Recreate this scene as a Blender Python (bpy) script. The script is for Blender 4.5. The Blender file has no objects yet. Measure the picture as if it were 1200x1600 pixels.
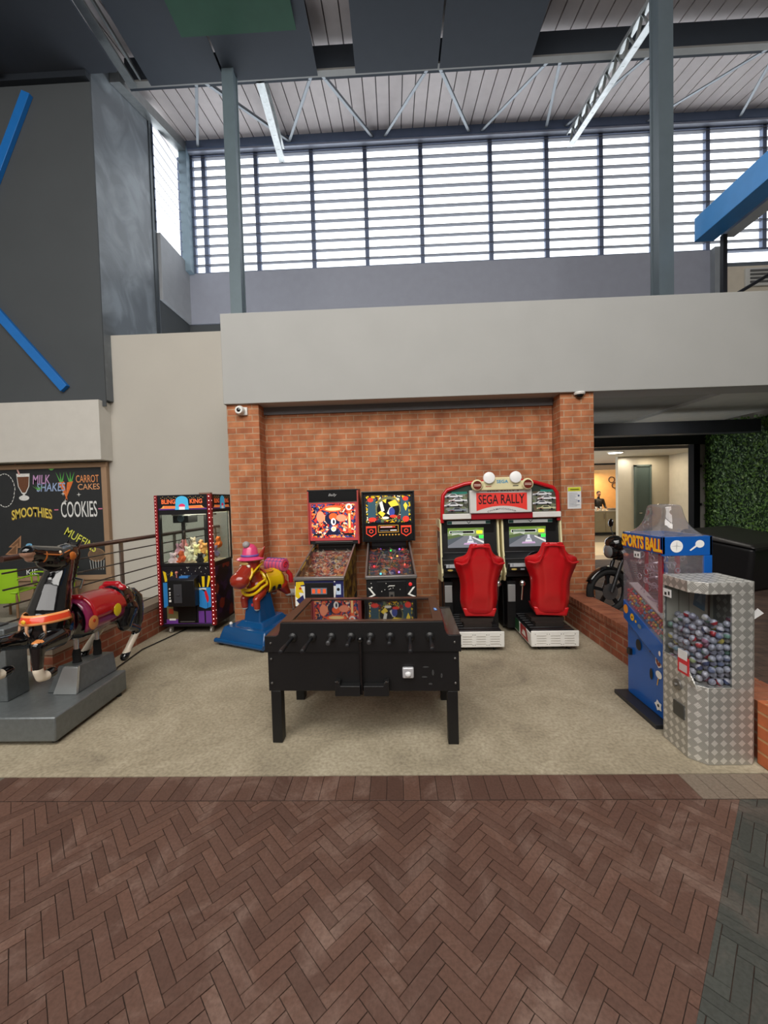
import bpy, bmesh, math, random
from mathutils import Vector, Matrix, Euler
from math import pi, sin, cos, radians, sqrt
random.seed(7)
S = bpy.context.scene
COL = S.collection
# ------------------------------------------------------------------ camera
cam_d = bpy.data.cameras.new('camera'); cam = bpy.data.objects.new('camera', cam_d); COL.objects.link(cam)
PITCH, YAW, ROLL, FPX, EYE = -0.0324, 0.0309, -0.0273, 612.0, 1.75
_f = Matrix.Rotation(YAW, 3, 'Z') @ Vector((0, cos(PITCH), sin(PITCH)))
_r = Matrix.Rotation(YAW, 3, 'Z') @ Vector((1, 0, 0)); _u = _r.cross(_f)
_r2 = cos(ROLL)*_r + sin(ROLL)*_u; _u2 = -sin(ROLL)*_r + cos(ROLL)*_u
cam.matrix_world = Matrix(((_r2.x, _u2.x, -_f.x, 0), (_r2.y, _u2.y, -_f.y, 0), (_r2.z, _u2.z, -_f.z, EYE), (0, 0, 0, 1)))
cam_d.sensor_fit = 'VERTICAL'; cam_d.sensor_height = 32.0; cam_d.lens = 32.0*FPX/1600.0
cam_d.clip_start = 0.05; cam_d.clip_end = 200
S.camera = cam
# ------------------------------------------------------------------ world and light
w = bpy.data.worlds.new('overcast_sky'); S.world = w; w.use_nodes = True
bg = w.node_tree.nodes['Background']; bg.inputs[0].default_value = (0.90, 0.95, 1.0, 1); bg.inputs[1].default_value = 2.6
S.view_settings.view_transform = 'Standard'; S.view_settings.look = 'None'; S.view_settings.gamma = 1.0
S.view_settings.use_curve_mapping = False; S.view_settings.exposure = 0.0
def area(name, loc, rot, sx, sy, power, color=(1, 1, 1), portal=False):
    d = bpy.data.lights.new(name, 'AREA'); d.shape = 'RECTANGLE'; d.size = sx; d.size_y = sy; d.energy = power; d.color = color
    if portal: d.cycles.is_portal = True
    o = bpy.data.objects.new(name, d); COL.objects.link(o); o.location = loc; o.rotation_euler = rot
    o['kind'] = 'structure'
    return o
area('hall_fill', (-1.5, -1.6, 9.3), (radians(24), 0, 0), 11, 4.5, 1020, (1.0, 0.965, 0.915))  # unseen area light added high behind the viewer as frontal fill
area('hall_fill_rear', (-3.0, -6.5, 7.5), (radians(62), 0, 0), 14, 4, 660, (1.0, 0.965, 0.93))  # second added fill from the rear of the hall, no fixture modelled
area('roof_window_portal', (1.9, 10.5, 9.3), (radians(-90), 0, 0), 13.6, 3.2, 1, portal=True)
area('side_window_portal', (-5.5, 9.5, 9.3), (0, radians(-90), 0), 3.0, 1.7, 1, portal=True)
# ------------------------------------------------------------------ materials
def lin(c):
    return tuple((x/12.92 if x <= 0.04045 else ((x+0.055)/1.055)**2.4) for x in c)
def hexc(h):
    return lin(tuple(int(h[i:i+2], 16)/255 for i in (0, 2, 4)))
_mc = {}
def M(h, rough=0.5, metal=0.0, coat=0.0, var=0.06, bump=0.0, scale=30, alpha=None, emit=0.0, spec=0.5):
    key = (h, rough, metal, coat, var, bump, scale, alpha, emit, spec)
    if key in _mc: return _mc[key]
    m = bpy.data.materials.new('paint_%s' % h); m.use_nodes = True; nt = m.node_tree; b = nt.nodes['Principled BSDF']
    c = hexc(h)
    b.inputs['Roughness'].default_value = rough; b.inputs['Metallic'].default_value = metal
    b.inputs['Specular IOR Level'].default_value = spec
    if coat: b.inputs['Coat Weight'].default_value = coat; b.inputs['Coat Roughness'].default_value = 0.05
    tc = nt.nodes.new('ShaderNodeTexCoord'); n = nt.nodes.new('ShaderNodeTexNoise'); n.inputs['Scale'].default_value = scale/6; n.inputs['Detail'].default_value = 5
    nt.links.new(tc.outputs['Object'], n.inputs['Vector'])
    r = nt.nodes.new('ShaderNodeMix'); r.data_type = 'RGBA'
    r.inputs['A'].default_value = (*[max(0, x*(1-var*2)) for x in c], 1); r.inputs['B'].default_value = (*[min(1, x*(1+var*2)) for x in c], 1)
    nt.links.new(n.outputs['Fac'], r.inputs['Factor']); nt.links.new(r.outputs['Result'], b.inputs['Base Color'])
    if bump:
        n2 = nt.nodes.new('ShaderNodeTexNoise'); n2.inputs['Scale'].default_value = scale; n2.inputs['Detail'].default_value = 6
        nt.links.new(tc.outputs['Object'], n2.inputs['Vector'])
        bp = nt.nodes.new('ShaderNodeBump'); bp.inputs['Strength'].default_value = bump; bp.inputs['Distance'].default_value = 0.01
        nt.links.new(n2.outputs['Fac'], bp.inputs['Height']); nt.links.new(bp.outputs['Normal'], b.inputs['Normal'])
    if emit:
        b.inputs['Emission Color'].default_value = (*c, 1); b.inputs['Emission Strength'].default_value = emit
    _mc[key] = m
    return m
def glass(name, tint='ffffff', refl=0.06, haze=0.0):
    m = bpy.data.materials.new(name); m.use_nodes = True; nt = m.node_tree; nt.nodes.clear()
    o = nt.nodes.new('ShaderNodeOutputMaterial'); t = nt.nodes.new('ShaderNodeBsdfTransparent'); g = nt.nodes.new('ShaderNodeBsdfGlossy')
    t.inputs[0].default_value = (*hexc(tint), 1); g.inputs['Roughness'].default_value = 0.03
    lw = nt.nodes.new('ShaderNodeLayerWeight'); lw.inputs['Blend'].default_value = 0.5
    fr = nt.nodes.new('ShaderNodeMath'); fr.operation = 'POWER'; fr.inputs[1].default_value = 4.0; nt.links.new(lw.outputs['Facing'], fr.inputs[0])
    ad = nt.nodes.new('ShaderNodeMath'); ad.operation = 'MULTIPLY_ADD'; ad.inputs[1].default_value = 0.5; ad.inputs[2].default_value = refl+0.02; ad.use_clamp = True
    mx = nt.nodes.new('ShaderNodeMixShader'); nt.links.new(fr.outputs[0], ad.inputs[0]); nt.links.new(ad.outputs[0], mx.inputs[0])
    nt.links.new(t.outputs[0], mx.inputs[1]); nt.links.new(g.outputs[0], mx.inputs[2])
    last = mx
    if haze:
        df = nt.nodes.new('ShaderNodeBsdfDiffuse'); df.inputs[0].default_value = (*hexc(tint), 1)
        m2 = nt.nodes.new('ShaderNodeMixShader'); m2.inputs[0].default_value = haze
        nt.links.new(mx.outputs[0], m2.inputs[1]); nt.links.new(df.outputs[0], m2.inputs[2]); last = m2
    nt.links.new(last.outputs[0], o.inputs[0])
    return m
def nodes(m):
    nt = m.node_tree; return nt, nt.nodes['Principled BSDF'], nt.nodes.new, nt.links.new
def ramp(nt, stops, const=False):
    r = nt.nodes.new('ShaderNodeValToRGB'); e = r.color_ramp.elements
    if const: r.color_ramp.interpolation = 'CONSTANT'
    while len(e) < len(stops): e.new(0.5)
    for i, (p, h) in enumerate(stops): e[i].position = p; e[i].color = (*hexc(h), 1)
    return r
def brick_mat(name, c1, c2, mortar, bw=0.232, rh=0.085, ms=0.008, bump=0.5, rough=0.8):
    m = bpy.data.materials.new(name); m.use_nodes = True; nt, b, N, L = nodes(m)
    uv = N('ShaderNodeTexCoord'); br = N('ShaderNodeTexBrick'); L(uv.outputs['UV'], br.inputs['Vector'])
    br.inputs['Scale'].default_value = 1; br.inputs['Brick Width'].default_value = bw; br.inputs['Row Height'].default_value = rh
    br.inputs['Mortar Size'].default_value = ms; br.inputs['Mortar Smooth'].default_value = 0.25; br.inputs['Bias'].default_value = 0.0
    br.inputs['Color1'].default_value = (*hexc(c1), 1); br.inputs['Color2'].default_value = (*hexc(c2), 1); br.inputs['Mortar'].default_value = (*hexc(mortar), 1)
    n = N('ShaderNodeTexNoise'); n.inputs['Scale'].default_value = 5; n.inputs['Detail'].default_value = 8; L(uv.outputs['UV'], n.inputs['Vector'])
    r = ramp(nt, [(0.35, 'c4bcb8'), (0.7, 'ffffff')]); L(n.outputs['Fac'], r.inputs['Fac'])
    mx = N('ShaderNodeMix'); mx.data_type = 'RGBA'; mx.blend_type = 'MULTIPLY'; mx.inputs['Factor'].default_value = 0.9
    L(br.outputs['Color'], mx.inputs['A']); L(r.outputs['Color'], mx.inputs['B'])
    L(mx.outputs['Result'], b.inputs['Base Color']); b.inputs['Roughness'].default_value = rough
    n2 = N('ShaderNodeTexNoise'); n2.inputs['Scale'].default_value = 60; L(uv.outputs['UV'], n2.inputs['Vector'])
    mt = N('ShaderNodeMath'); mt.operation = 'MULTIPLY_ADD'; mt.inputs[1].default_value = -1.0
    ml = N('ShaderNodeMath'); ml.operation = 'MULTIPLY'; ml.inputs[1].default_value = 0.3; L(n2.outputs['Fac'], ml.inputs[0])
    L(br.outputs['Fac'], mt.inputs[0]); L(ml.outputs[0], mt.inputs[2])
    bp = N('ShaderNodeBump'); bp.inputs['Strength'].default_value = bump; bp.inputs['Distance'].default_value = 0.006
    L(mt.outputs[0], bp.inputs['Height']); L(bp.outputs['Normal'], b.inputs['Normal'])
    return m
BRICK = brick_mat('orange_face_brick', 'd28a5c', 'bf744c', 'cba684')
BRICKL = brick_mat('low_wall_brick', 'b06648', 'a0583e', 'b08c72', ms=0.009)
BRICKO = brick_mat('pier_brick', 'd97c4c', 'c86a3e', 'd0a070')
def concrete(name, stops, rough=0.85, sc=1.6):
    m = bpy.data.materials.new(name); m.use_nodes = True; nt, b, N, L = nodes(m)
    tc = N('ShaderNodeTexCoord'); n = N('ShaderNodeTexNoise'); n.inputs['Scale'].default_value = sc; n.inputs['Detail'].default_value = 12; n.inputs['Roughness'].default_value = 0.68; n.inputs['Distortion'].default_value = 0.6
    L(tc.outputs['Object'], n.inputs['Vector']); r = ramp(nt, stops); L(n.outputs['Fac'], r.inputs['Fac'])
    n3 = N('ShaderNodeTexNoise'); n3.inputs['Scale'].default_value = 45; n3.inputs['Detail'].default_value = 4; L(tc.outputs['Object'], n3.inputs['Vector'])
    r3 = ramp(nt, [(0.3, 'b0aca6'), (0.62, 'ffffff')]); L(n3.outputs['Fac'], r3.inputs['Fac'])
    mx = N('ShaderNodeMix'); mx.data_type = 'RGBA'; mx.blend_type = 'MULTIPLY'; mx.inputs['Factor'].default_value = 0.55
    L(r.outputs['Color'], mx.inputs['A']); L(r3.outputs['Color'], mx.inputs['B']); L(mx.outputs['Result'], b.inputs['Base Color'])
    b.inputs['Roughness'].default_value = rough
    bp = N('ShaderNodeBump'); bp.inputs['Strength'].default_value = 0.35; bp.inputs['Distance'].default_value = 0.006; L(n.outputs['Fac'], bp.inputs['Height']); L(bp.outputs['Normal'], b.inputs['Normal'])
    return m
CONC = concrete('bare_concrete', [(0.28, '857b69'), (0.45, 'a1967f'), (0.58, 'aea38c'), (0.75, 'beb49d')])
def paver_mat():
    m = bpy.data.materials.new('clay_paver'); m.use_nodes = True; nt, b, N, L = nodes(m)
    at = N('ShaderNodeAttribute'); at.attribute_name = 'tone'; tc = N('ShaderNodeTexCoord')
    n = N('ShaderNodeTexNoise'); n.inputs['Scale'].default_value = 2.6; n.inputs['Detail'].default_value = 10; n.inputs['Roughness'].default_value = 0.7; n.inputs['Distortion'].default_value = 0.9
    L(tc.outputs['Object'], n.inputs['Vector']); r = ramp(nt, [(0.48, '000000'), (0.54, '787878'), (0.66, 'd0d0d0')]); L(n.outputs['Fac'], r.inputs['Fac'])
    # dusty scuffs
    at2 = N('ShaderNodeAttribute'); at2.attribute_name = 'dust'
    ml = N('ShaderNodeMath'); ml.operation = 'MULTIPLY'; L(r.outputs['Color'], ml.inputs[0]); L(at2.outputs['Fac'], ml.inputs[1])
    mx = N('ShaderNodeMix'); mx.data_type = 'RGBA'; mx.inputs['B'].default_value = (*hexc('8f776b'), 1)
    L(ml.outputs[0], mx.inputs['Factor']); L(at.outputs['Color'], mx.inputs['A'])
    n4 = N('ShaderNodeTexNoise'); n4.inputs['Scale'].default_value = 70; n4.inputs['Detail'].default_value = 3; L(tc.outputs['Object'], n4.inputs['Vector'])
    r4 = ramp(nt, [(0.3, 'c8c4c0'), (0.6, 'ffffff')]); L(n4.outputs['Fac'], r4.inputs['Fac'])
    m2 = N('ShaderNodeMix'); m2.data_type = 'RGBA'; m2.blend_type = 'MULTIPLY'; m2.inputs['Factor'].default_value = 0.6
    L(mx.outputs['Result'], m2.inputs['A']); L(r4.outputs['Color'], m2.inputs['B']); L(m2.outputs['Result'], b.inputs['Base Color'])
    b.inputs['Roughness'].default_value = 0.62
    bp = N('ShaderNodeBump'); bp.inputs['Strength'].default_value = 0.3; bp.inputs['Distance'].default_value = 0.003; L(n4.outputs['Fac'], bp.inputs['Height']); L(bp.outputs['Normal'], b.inputs['Normal'])
    return m
PAVER = paver_mat()
def tread_mat():
    m = bpy.data.materials.new('aluminium_tread_plate'); m.use_nodes = True; nt, b, N, L = nodes(m)
    uv = N('ShaderNodeTexCoord'); sp = N('ShaderNodeSeparateXYZ'); L(uv.outputs['UV'], sp.inputs[0])
    def mth(op, a, bb=None, v=None):
        x = N('ShaderNodeMath'); x.operation = op
        if hasattr(a, 'links'): L(a, x.inputs[0])
        else: x.inputs[0].default_value = a
        if bb is not None: L(bb, x.inputs[1])
        elif v is not None: x.inputs[1].default_value = v
        return x.outputs[0]
    s = 1/0.040
    a = mth('MULTIPLY', mth('ADD', sp.outputs[0], sp.outputs[1]), v=s*0.7071); c = mth('MULTIPLY', mth('SUBTRACT', sp.outputs[0], sp.outputs[1]), v=s*0.7071)
    fa = mth('FLOOR', a); fc = mth('FLOOR', c); par = mth('PINGPONG', mth('ADD', fa, fc), v=1.0)
    s1 = mth('SINE', mth('MULTIPLY', a, v=2*pi*4)); s2 = mth('SINE', mth('MULTIPLY', c, v=2*pi*4))
    mxx = N('ShaderNodeMix'); mxx.data_type = 'FLOAT'; L(par, mxx.inputs['Factor']); L(s1, mxx.inputs['A']); L(s2, mxx.inputs['B'])
    ia = mth('LESS_THAN', mth('ABSOLUTE', mth('SUBTRACT', mth('FRACT', a), v=0.5)), v=0.40); ic = mth('LESS_THAN', mth('ABSOLUTE', mth('SUBTRACT', mth('FRACT', c), v=0.5)), v=0.40); ms = mth('MULTIPLY', ia, ic)
    h = mth('MULTIPLY', mth('MULTIPLY_ADD', mxx.outputs['Result'], v=0.5), ms)
    bp = N('ShaderNodeBump'); bp.inputs['Strength'].default_value = 0.35; bp.inputs['Distance'].default_value = 0.003; L(h, bp.inputs['Height']); L(bp.outputs['Normal'], b.inputs['Normal'])
    r = N('ShaderNodeMix'); r.data_type = 'RGBA'; L(mth('MULTIPLY', par, ms), r.inputs['Factor']); r.inputs['A'].default_value = (*hexc('b4b2ac'), 1); r.inputs['B'].default_value = (*hexc('e6e4de'), 1)
    L(r.outputs['Result'], b.inputs['Base Color']); b.inputs['Metallic'].default_value = 0.55; b.inputs['Roughness'].default_value = 0.42
    return m
TREAD = tread_mat()
def art_mat(name, colors, scale=18, rough=0.35, emit=0.0, seed=0.0, lines=True):
    """busy multicoloured generic artwork"""
    m = bpy.data.materials.new(name); m.use_nodes = True; nt, b, N, L = nodes(m)
    tc = N('ShaderNodeTexCoord'); mp = N('ShaderNodeMapping'); mp.inputs['Location'].default_value = (seed, seed*0.7, seed*1.3); L(tc.outputs['Object'], mp.inputs['Vector'])
    nz = N('ShaderNodeTexNoise'); nz.inputs['Scale'].default_value = scale*0.6; nz.inputs['Detail'].default_value = 3; L(mp.outputs[0], nz.inputs['Vector'])
    ad = N('ShaderNodeMix'); ad.data_type = 'RGBA'; ad.blend_type = 'ADD'; ad.inputs['Factor'].default_value = 0.10; L(mp.outputs[0], ad.inputs['A']); L(nz.outputs['Color'], ad.inputs['B'])
    v = N('ShaderNodeTexVoronoi'); v.inputs['Scale'].default_value = scale; L(ad.outputs['Result'], v.inputs['Vector'])
    sp = N('ShaderNodeSeparateColor'); L(v.outputs['Color'], sp.inputs[0])
    r = ramp(nt, [(i/len(colors), c) for i, c in enumerate(colors)], True); L(sp.outputs[0], r.inputs['Fac'])
    v2 = N('ShaderNodeTexVoronoi'); v2.feature = 'DISTANCE_TO_EDGE'; v2.inputs['Scale'].default_value = scale; L(ad.outputs['Result'], v2.inputs['Vector'])
    r2 = ramp(nt, [(0.0, '101018'), (0.05 if lines else 0.001, 'ffffff')], True); L(v2.outputs['Distance'], r2.inputs['Fac'])
    mx = N('ShaderNodeMix'); mx.data_type = 'RGBA'; mx.blend_type = 'MULTIPLY'; mx.inputs['Factor'].default_value = 1; L(r.outputs['Color'], mx.inputs['A']); L(r2.outputs['Color'], mx.inputs['B'])
    L(mx.outputs['Result'], b.inputs['Base Color']); b.inputs['Roughness'].default_value = rough
    if emit: L(mx.outputs['Result'], b.inputs['Emission Color']); b.inputs['Emission Strength'].default_value = emit
    return m
GLASS = glass('clear_glass', 'f4f8f6', 0.02)
GLASSH = glass('scuffed_acrylic', 'efeef2', 0.03, 0.10)
BLACK = M('17171a', 0.45); BLACKG = M('0c0c0e', 0.18, coat=0.6); RUBBER = M('141414', 0.8); WHITE = M('e8e6e0', 0.4)
CHROME = M('d8d8d8', 0.18, 1.0); STEEL = M('8c8a86', 0.4, 0.8); DKSTEEL = M('4c4440', 0.4, 0.7)
# ------------------------------------------------------------------ mesh helpers
class MB:
    def __init__(s): s.bm = bmesh.new(); s.mats = []; s.mi = 0
    def mat(s, m):
        if m not in s.mats: s.mats.append(m)
        s.mi = s.mats.index(m); return s
    def face(s, vs):
        try: f = s.bm.faces.new(vs); f.material_index = s.mi; return f
        except ValueError: return None
    def poly(s, pts): return s.face([s.bm.verts.new(p) for p in pts])
    def hexa(s, b, t):
        n = len(b); vb = [s.bm.verts.new(p) for p in b]; vt = [s.bm.verts.new(p) for p in t]
        s.face(vb[::-1]); s.face(vt)
        for i in range(n): s.face([vb[i], vb[(i+1) % n], vt[(i+1) % n], vt[i]])
        return s
    def box(s, x0, x1, y0, y1, z0, z1):
        return s.hexa([(x0, y0, z0), (x1, y0, z0), (x1, y1, z0), (x0, y1, z0)], [(x0, y0, z1), (x1, y0, z1), (x1, y1, z1), (x0, y1, z1)])
    def prism(s, pts, axis, a, b):
        """pts in 2D, extruded a..b along axis; y: pts=(x,z); x: pts=(y,z); z: pts=(x,y)"""
        f = {'y': lambda p, t: (p[0], t, p[1]), 'x': lambda p, t: (t, p[0], p[1]), 'z': lambda p, t: (p[0], p[1], t)}[axis]
        s.hexa([f(p, a) for p in pts], [f(p, b) for p in pts]); return s
    def tube(s, pts, r, seg=10, closed=False, cap=True, sx=1.0):
        pts = [Vector(p) for p in pts]; n = len(pts); rr = r if isinstance(r, (list, tuple)) else [r]*n; rings = []
        up = None
        for i, p in enumerate(pts):
            a = pts[(i-1) % n] if (i > 0 or closed) else p; c = pts[(i+1) % n] if (i < n-1 or closed) else p
            d = (c-a).normalized()
            if up is None: up = Vector((0, 0, 1)) if abs(d.z) < 0.9 else Vector((1, 0, 0))
            u = d.cross(up).normalized(); v = u.cross(d).normalized(); up = v
            rings.append([s.bm.verts.new(p + (u*cos(2*pi*k/seg)*sx + v*sin(2*pi*k/seg))*rr[i]) for k in range(seg)])
        for i in range(n if closed else n-1):
            A, B = rings[i], rings[(i+1) % n]
            for k in range(seg): s.face([A[k], A[(k+1) % seg], B[(k+1) % seg], B[k]])
        if cap and not closed: s.face(rings[0][::-1]); s.face(rings[-1])
        return s
    def cyl(s, a, b, r, seg=16, r2=None): return s.tube([a, b], [r, r if r2 is None else r2], seg)
    def torus(s, c, R, r, axis='y', seg=28, ss=8, a0=0, a1=2*pi):
        full = abs(a1-a0-2*pi) < 1e-6; n = seg if full else seg+1; pts = []
        for i in range(n):
            t = a0+(a1-a0)*i/seg; u, v = R*cos(t), R*sin(t)
            pts.append({'y': (c[0]+u, c[1], c[2]+v), 'x': (c[0], c[1]+u, c[2]+v), 'z': (c[0]+u, c[1]+v, c[2])}[axis])
        return s.tube(pts, r, ss, closed=full)
    def ball(s, c, r, sub=2, mtx=None):
        rx = r if isinstance(r, (tuple, list)) else (r, r, r)
        g = bmesh.ops.create_icosphere(s.bm, subdivisions=sub, radius=1.0)
        T = Matrix.Translation(c) @ (mtx.to_4x4() if mtx else Matrix.Identity(4)) @ Matrix.Diagonal((*rx, 1))
        for v in g['verts']: v.co = T @ v.co
        for f in set(f for v in g['verts'] for f in v.link_faces): f.material_index = s.mi
        return s
    def lathe(s, prof, c=(0, 0, 0), seg=24, axis='z'):
        rings = []
        for r, h in prof:
            ring = []
            for k in range(seg):
                t = 2*pi*k/seg; u, v = r*cos(t), r*sin(t)
                p = {'z': (c[0]+u, c[1]+v, c[2]+h), 'y': (c[0]+u, c[1]+h, c[2]+v), 'x': (c[0]+h, c[1]+u, c[2]+v)}[axis]
                ring.append(s.bm.verts.new(p))
            rings.append(ring)
        for A, B in zip(rings, rings[1:]):
            for k in range(seg): s.face([A[k], A[(k+1) % seg], B[(k+1) % seg], B[k]])
        s.face(rings[0][::-1]); s.face(rings[-1]); return s
    def build(s, name, m=None, parent=None, loc=None, rot=None, bevel=0.0, smooth=35, kind=None, label=None, seg=2, solid=0.0, norm=True):
        bm = s.bm
        if norm: bmesh.ops.recalc_face_normals(bm, faces=bm.faces)
        uv = bm.loops.layers.uv.new('uv')
        for f in bm.faces:
            n = f.normal; ax = max(range(3), key=lambda i: abs(n[i])); hl = sqrt(n.x*n.x+n.y*n.y) or 1; tx, ty = abs(n.y)/hl, abs(n.x)/hl
            if n.x*n.y > 0: ty = -ty
            for l in f.loops:
                c = l.vert.co; l[uv].uv = (c.x, c.y) if ax == 2 else (c.x*tx+c.y*ty, c.z)
        me = bpy.data.meshes.new(name); bm.to_mesh(me); bm.free()
        for mm in (s.mats or [m]): me.materials.append(mm)
        if smooth: me.shade_smooth(); me.set_sharp_from_angle(angle=radians(smooth))
        o = bpy.data.objects.new(name, me); COL.objects.link(o)
        if parent: o.parent = parent
        if loc: o.location = loc
        if rot: o.rotation_euler = rot
        if solid: mo = o.modifiers.new('thickness', 'SOLIDIFY'); mo.thickness = solid
        if bevel: mo = o.modifiers.new('edge', 'BEVEL'); mo.width = bevel; mo.segments = seg; mo.limit_method = 'ANGLE'; mo.angle_limit = radians(40)
        if kind: o['kind'] = kind
        if label: o['label'] = label
        return o
def B(*a): return MB().box(*a)
def root(name, label, cat, loc=(0, 0, 0), rz=0, group=None):
    o = bpy.data.objects.new(name, None); COL.objects.link(o); o.location = loc; o.rotation_euler = (0, 0, rz); o.empty_display_size = 0.1
    o['label'] = label; o['category'] = cat
    if group: o['group'] = group
    return o
def tag(o, label, cat, group=None):
    o['label'] = label; o['category'] = cat
    if group: o['group'] = group
    return o
def struct(o): o['kind'] = 'structure'; return o
def lettering(text, m, parent, loc, rot=(pi/2, 0, 0), h=0.1, w=None, ext=0.001, bold=0.0, shear=0.0, name='lettering', arc=None, space=1.0):
    """text as a mesh, centred at loc, scaled to height h and width w; arc bends it (sagitta up)"""
    cu = bpy.data.curves.new(name, 'FONT'); cu.body = text; cu.align_x = 'CENTER'; cu.align_y = 'CENTER'; cu.extrude = 0; cu.offset = bold; cu.shear = shear; cu.space_character = space
    cu.resolution_u = 3
    t = bpy.data.objects.new(name, cu); COL.objects.link(t)
    dg = bpy.context.evaluated_depsgraph_get(); me = bpy.data.meshes.new_from_object(t.evaluated_get(dg))
    bpy.data.objects.remove(t); bpy.data.curves.remove(cu)
    xs = [v.co.x for v in me.vertices]; ys = [v.co.y for v in me.vertices]
    cx, cy = (min(xs)+max(xs))/2, (min(ys)+max(ys))/2; sy = h/(max(ys)-min(ys)); sxx = (w/(max(xs)-min(xs))) if w else sy
    W = (max(xs)-min(xs))*sxx
    for v in me.vertices:
        v.co.x = (v.co.x-cx)*sxx; v.co.y = (v.co.y-cy)*sy; v.co.z = ext
        if arc: v.co.y += arc*(1-(2*v.co.x/W)**2)
    me.materials.append(m); o = bpy.data.objects.new(name, me); COL.objects.link(o); o.parent = parent; o.location = loc; o.rotation_euler = rot
    return o
def decal(name, parent, shapes, loc, rot=(pi/2, 0, 0), step=0.0006, label=None):
    """flat layered artwork; shapes = [(material, [(u,v),...]), ...]"""
    mb = MB()
    for i, (m, pts) in enumerate(shapes):
        mb.mat(m); mb.poly([(p[0], p[1], (i+1)*step) for p in pts])
    return mb.build(name, None, parent, loc, rot, smooth=0, norm=False, label=label)
def circ(cx, cy, r, ry=None, n=20, a0=0): return [(cx+r*cos(2*pi*k/n+a0), cy+(ry or r)*sin(2*pi*k/n+a0)) for k in range(n)]
def rect(x0, x1, y0, y1): return [(x0, y0), (x1, y0), (x1, y1), (x0, y1)]
def capsule(mb, a, ra, b, rb, seg=14, sx=1.0):
    a = Vector(a); b = Vector(b); d = (b-a).normalized(); pts = []; rs = []
    for t in (90, 60, 30): pts.append(a-d*ra*sin(radians(t))); rs.append(max(0.002, ra*cos(radians(t))))
    pts.append(a); rs.append(ra); pts.append(b); rs.append(rb)
    for t in (30, 60, 90): pts.append(b+d*rb*sin(radians(t))); rs.append(max(0.002, rb*cos(radians(t))))
    mb.tube(pts, rs, seg, sx=sx)
def organic(name, parent, fill, voxel=0.012, it=6, mats=None, pick=None, m=None, loc=None, rot=None, label=None, deci=0):
    """one continuous surface grown round a set of overlapping forms"""
    mb = MB(); fill(mb); bm = mb.bm; bmesh.ops.recalc_face_normals(bm, faces=bm.faces)
    me = bpy.data.meshes.new(name); bm.to_mesh(me); bm.free(); t = bpy.data.objects.new(name, me); COL.objects.link(t)
    r = t.modifiers.new('r', 'REMESH'); r.mode = 'VOXEL'; r.voxel_size = voxel
    s = t.modifiers.new('s', 'SMOOTH'); s.iterations = it; s.factor = 0.6
    dg = bpy.context.evaluated_depsgraph_get(); me2 = bpy.data.meshes.new_from_object(t.evaluated_get(dg)); bpy.data.objects.remove(t)
    me2.name = name; me2.materials.clear()
    for mm in (mats or [m]): me2.materials.append(mm)
    me2.shade_smooth()
    if pick:
        for p in me2.polygons: p.material_index = pick(p.center)
    o = bpy.data.objects.new(name, me2); COL.objects.link(o)
    if parent: o.parent = parent
    if loc: o.location = loc
    if rot: o.rotation_euler = rot
    if label: o['label'] = label
    return o
def clone(o, parent=None):
    c = o.copy(); COL.objects.link(c)
    if parent: c.parent = parent
    for ch in list(o.children): clone(ch, c)
    return c
# ================================================================== THE SETTING
# ---- floors
struct(B(-3.5, 2.55, 2.43, 5.72, -0.1, 0.0).build('floor_concrete', CONC))
TILE = concrete('food_court_screed', [(0.3, '8c877c'), (0.5, 'a39d90'), (0.7, 'b5afa2')], 0.5, 3)
struct(B(-12, -3.5, 2.43, 7.4, -0.1, -0.002).build('floor_left', TILE)); struct(B(-3.5, -2.0, 5.72, 7.4, -0.1, -0.003).build('floor_side_passage', TILE))
PAVR = brick_mat('dark_clay_paving', '5f4a3e', '54413a', '3c332c', 0.2, 0.1, 0.005, 0.4)
struct(B(2.55, 12, 2.43, 9.6, -0.1, 0.15).build('floor_right', PAVR))
CREAM = concrete('cream_tile', [(0.3, 'b8a888'), (0.6, 'cabb98')], 0.3, 1)
GREYT = concrete('dark_tile', [(0.3, '5c564c'), (0.6, '6a6458')], 0.35, 1)
struct(B(4.5, 14, 9.6, 18.4, -0.1, -0.001).build('floor_corridor', GREYT)); struct(B(4.6, 9.2, 11.2, 14.2, -0.02, 0.002).build('floor_cream_tiles', CREAM))
struct(B(-12, 12, -9, 2.43, -0.12, -0.006).build('floor_paving_bed', brick_mat('paving_bed', '4e3c33', '46362e', '3c3028', 0.2, 0.1, 0.006, 0.3)))
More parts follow.
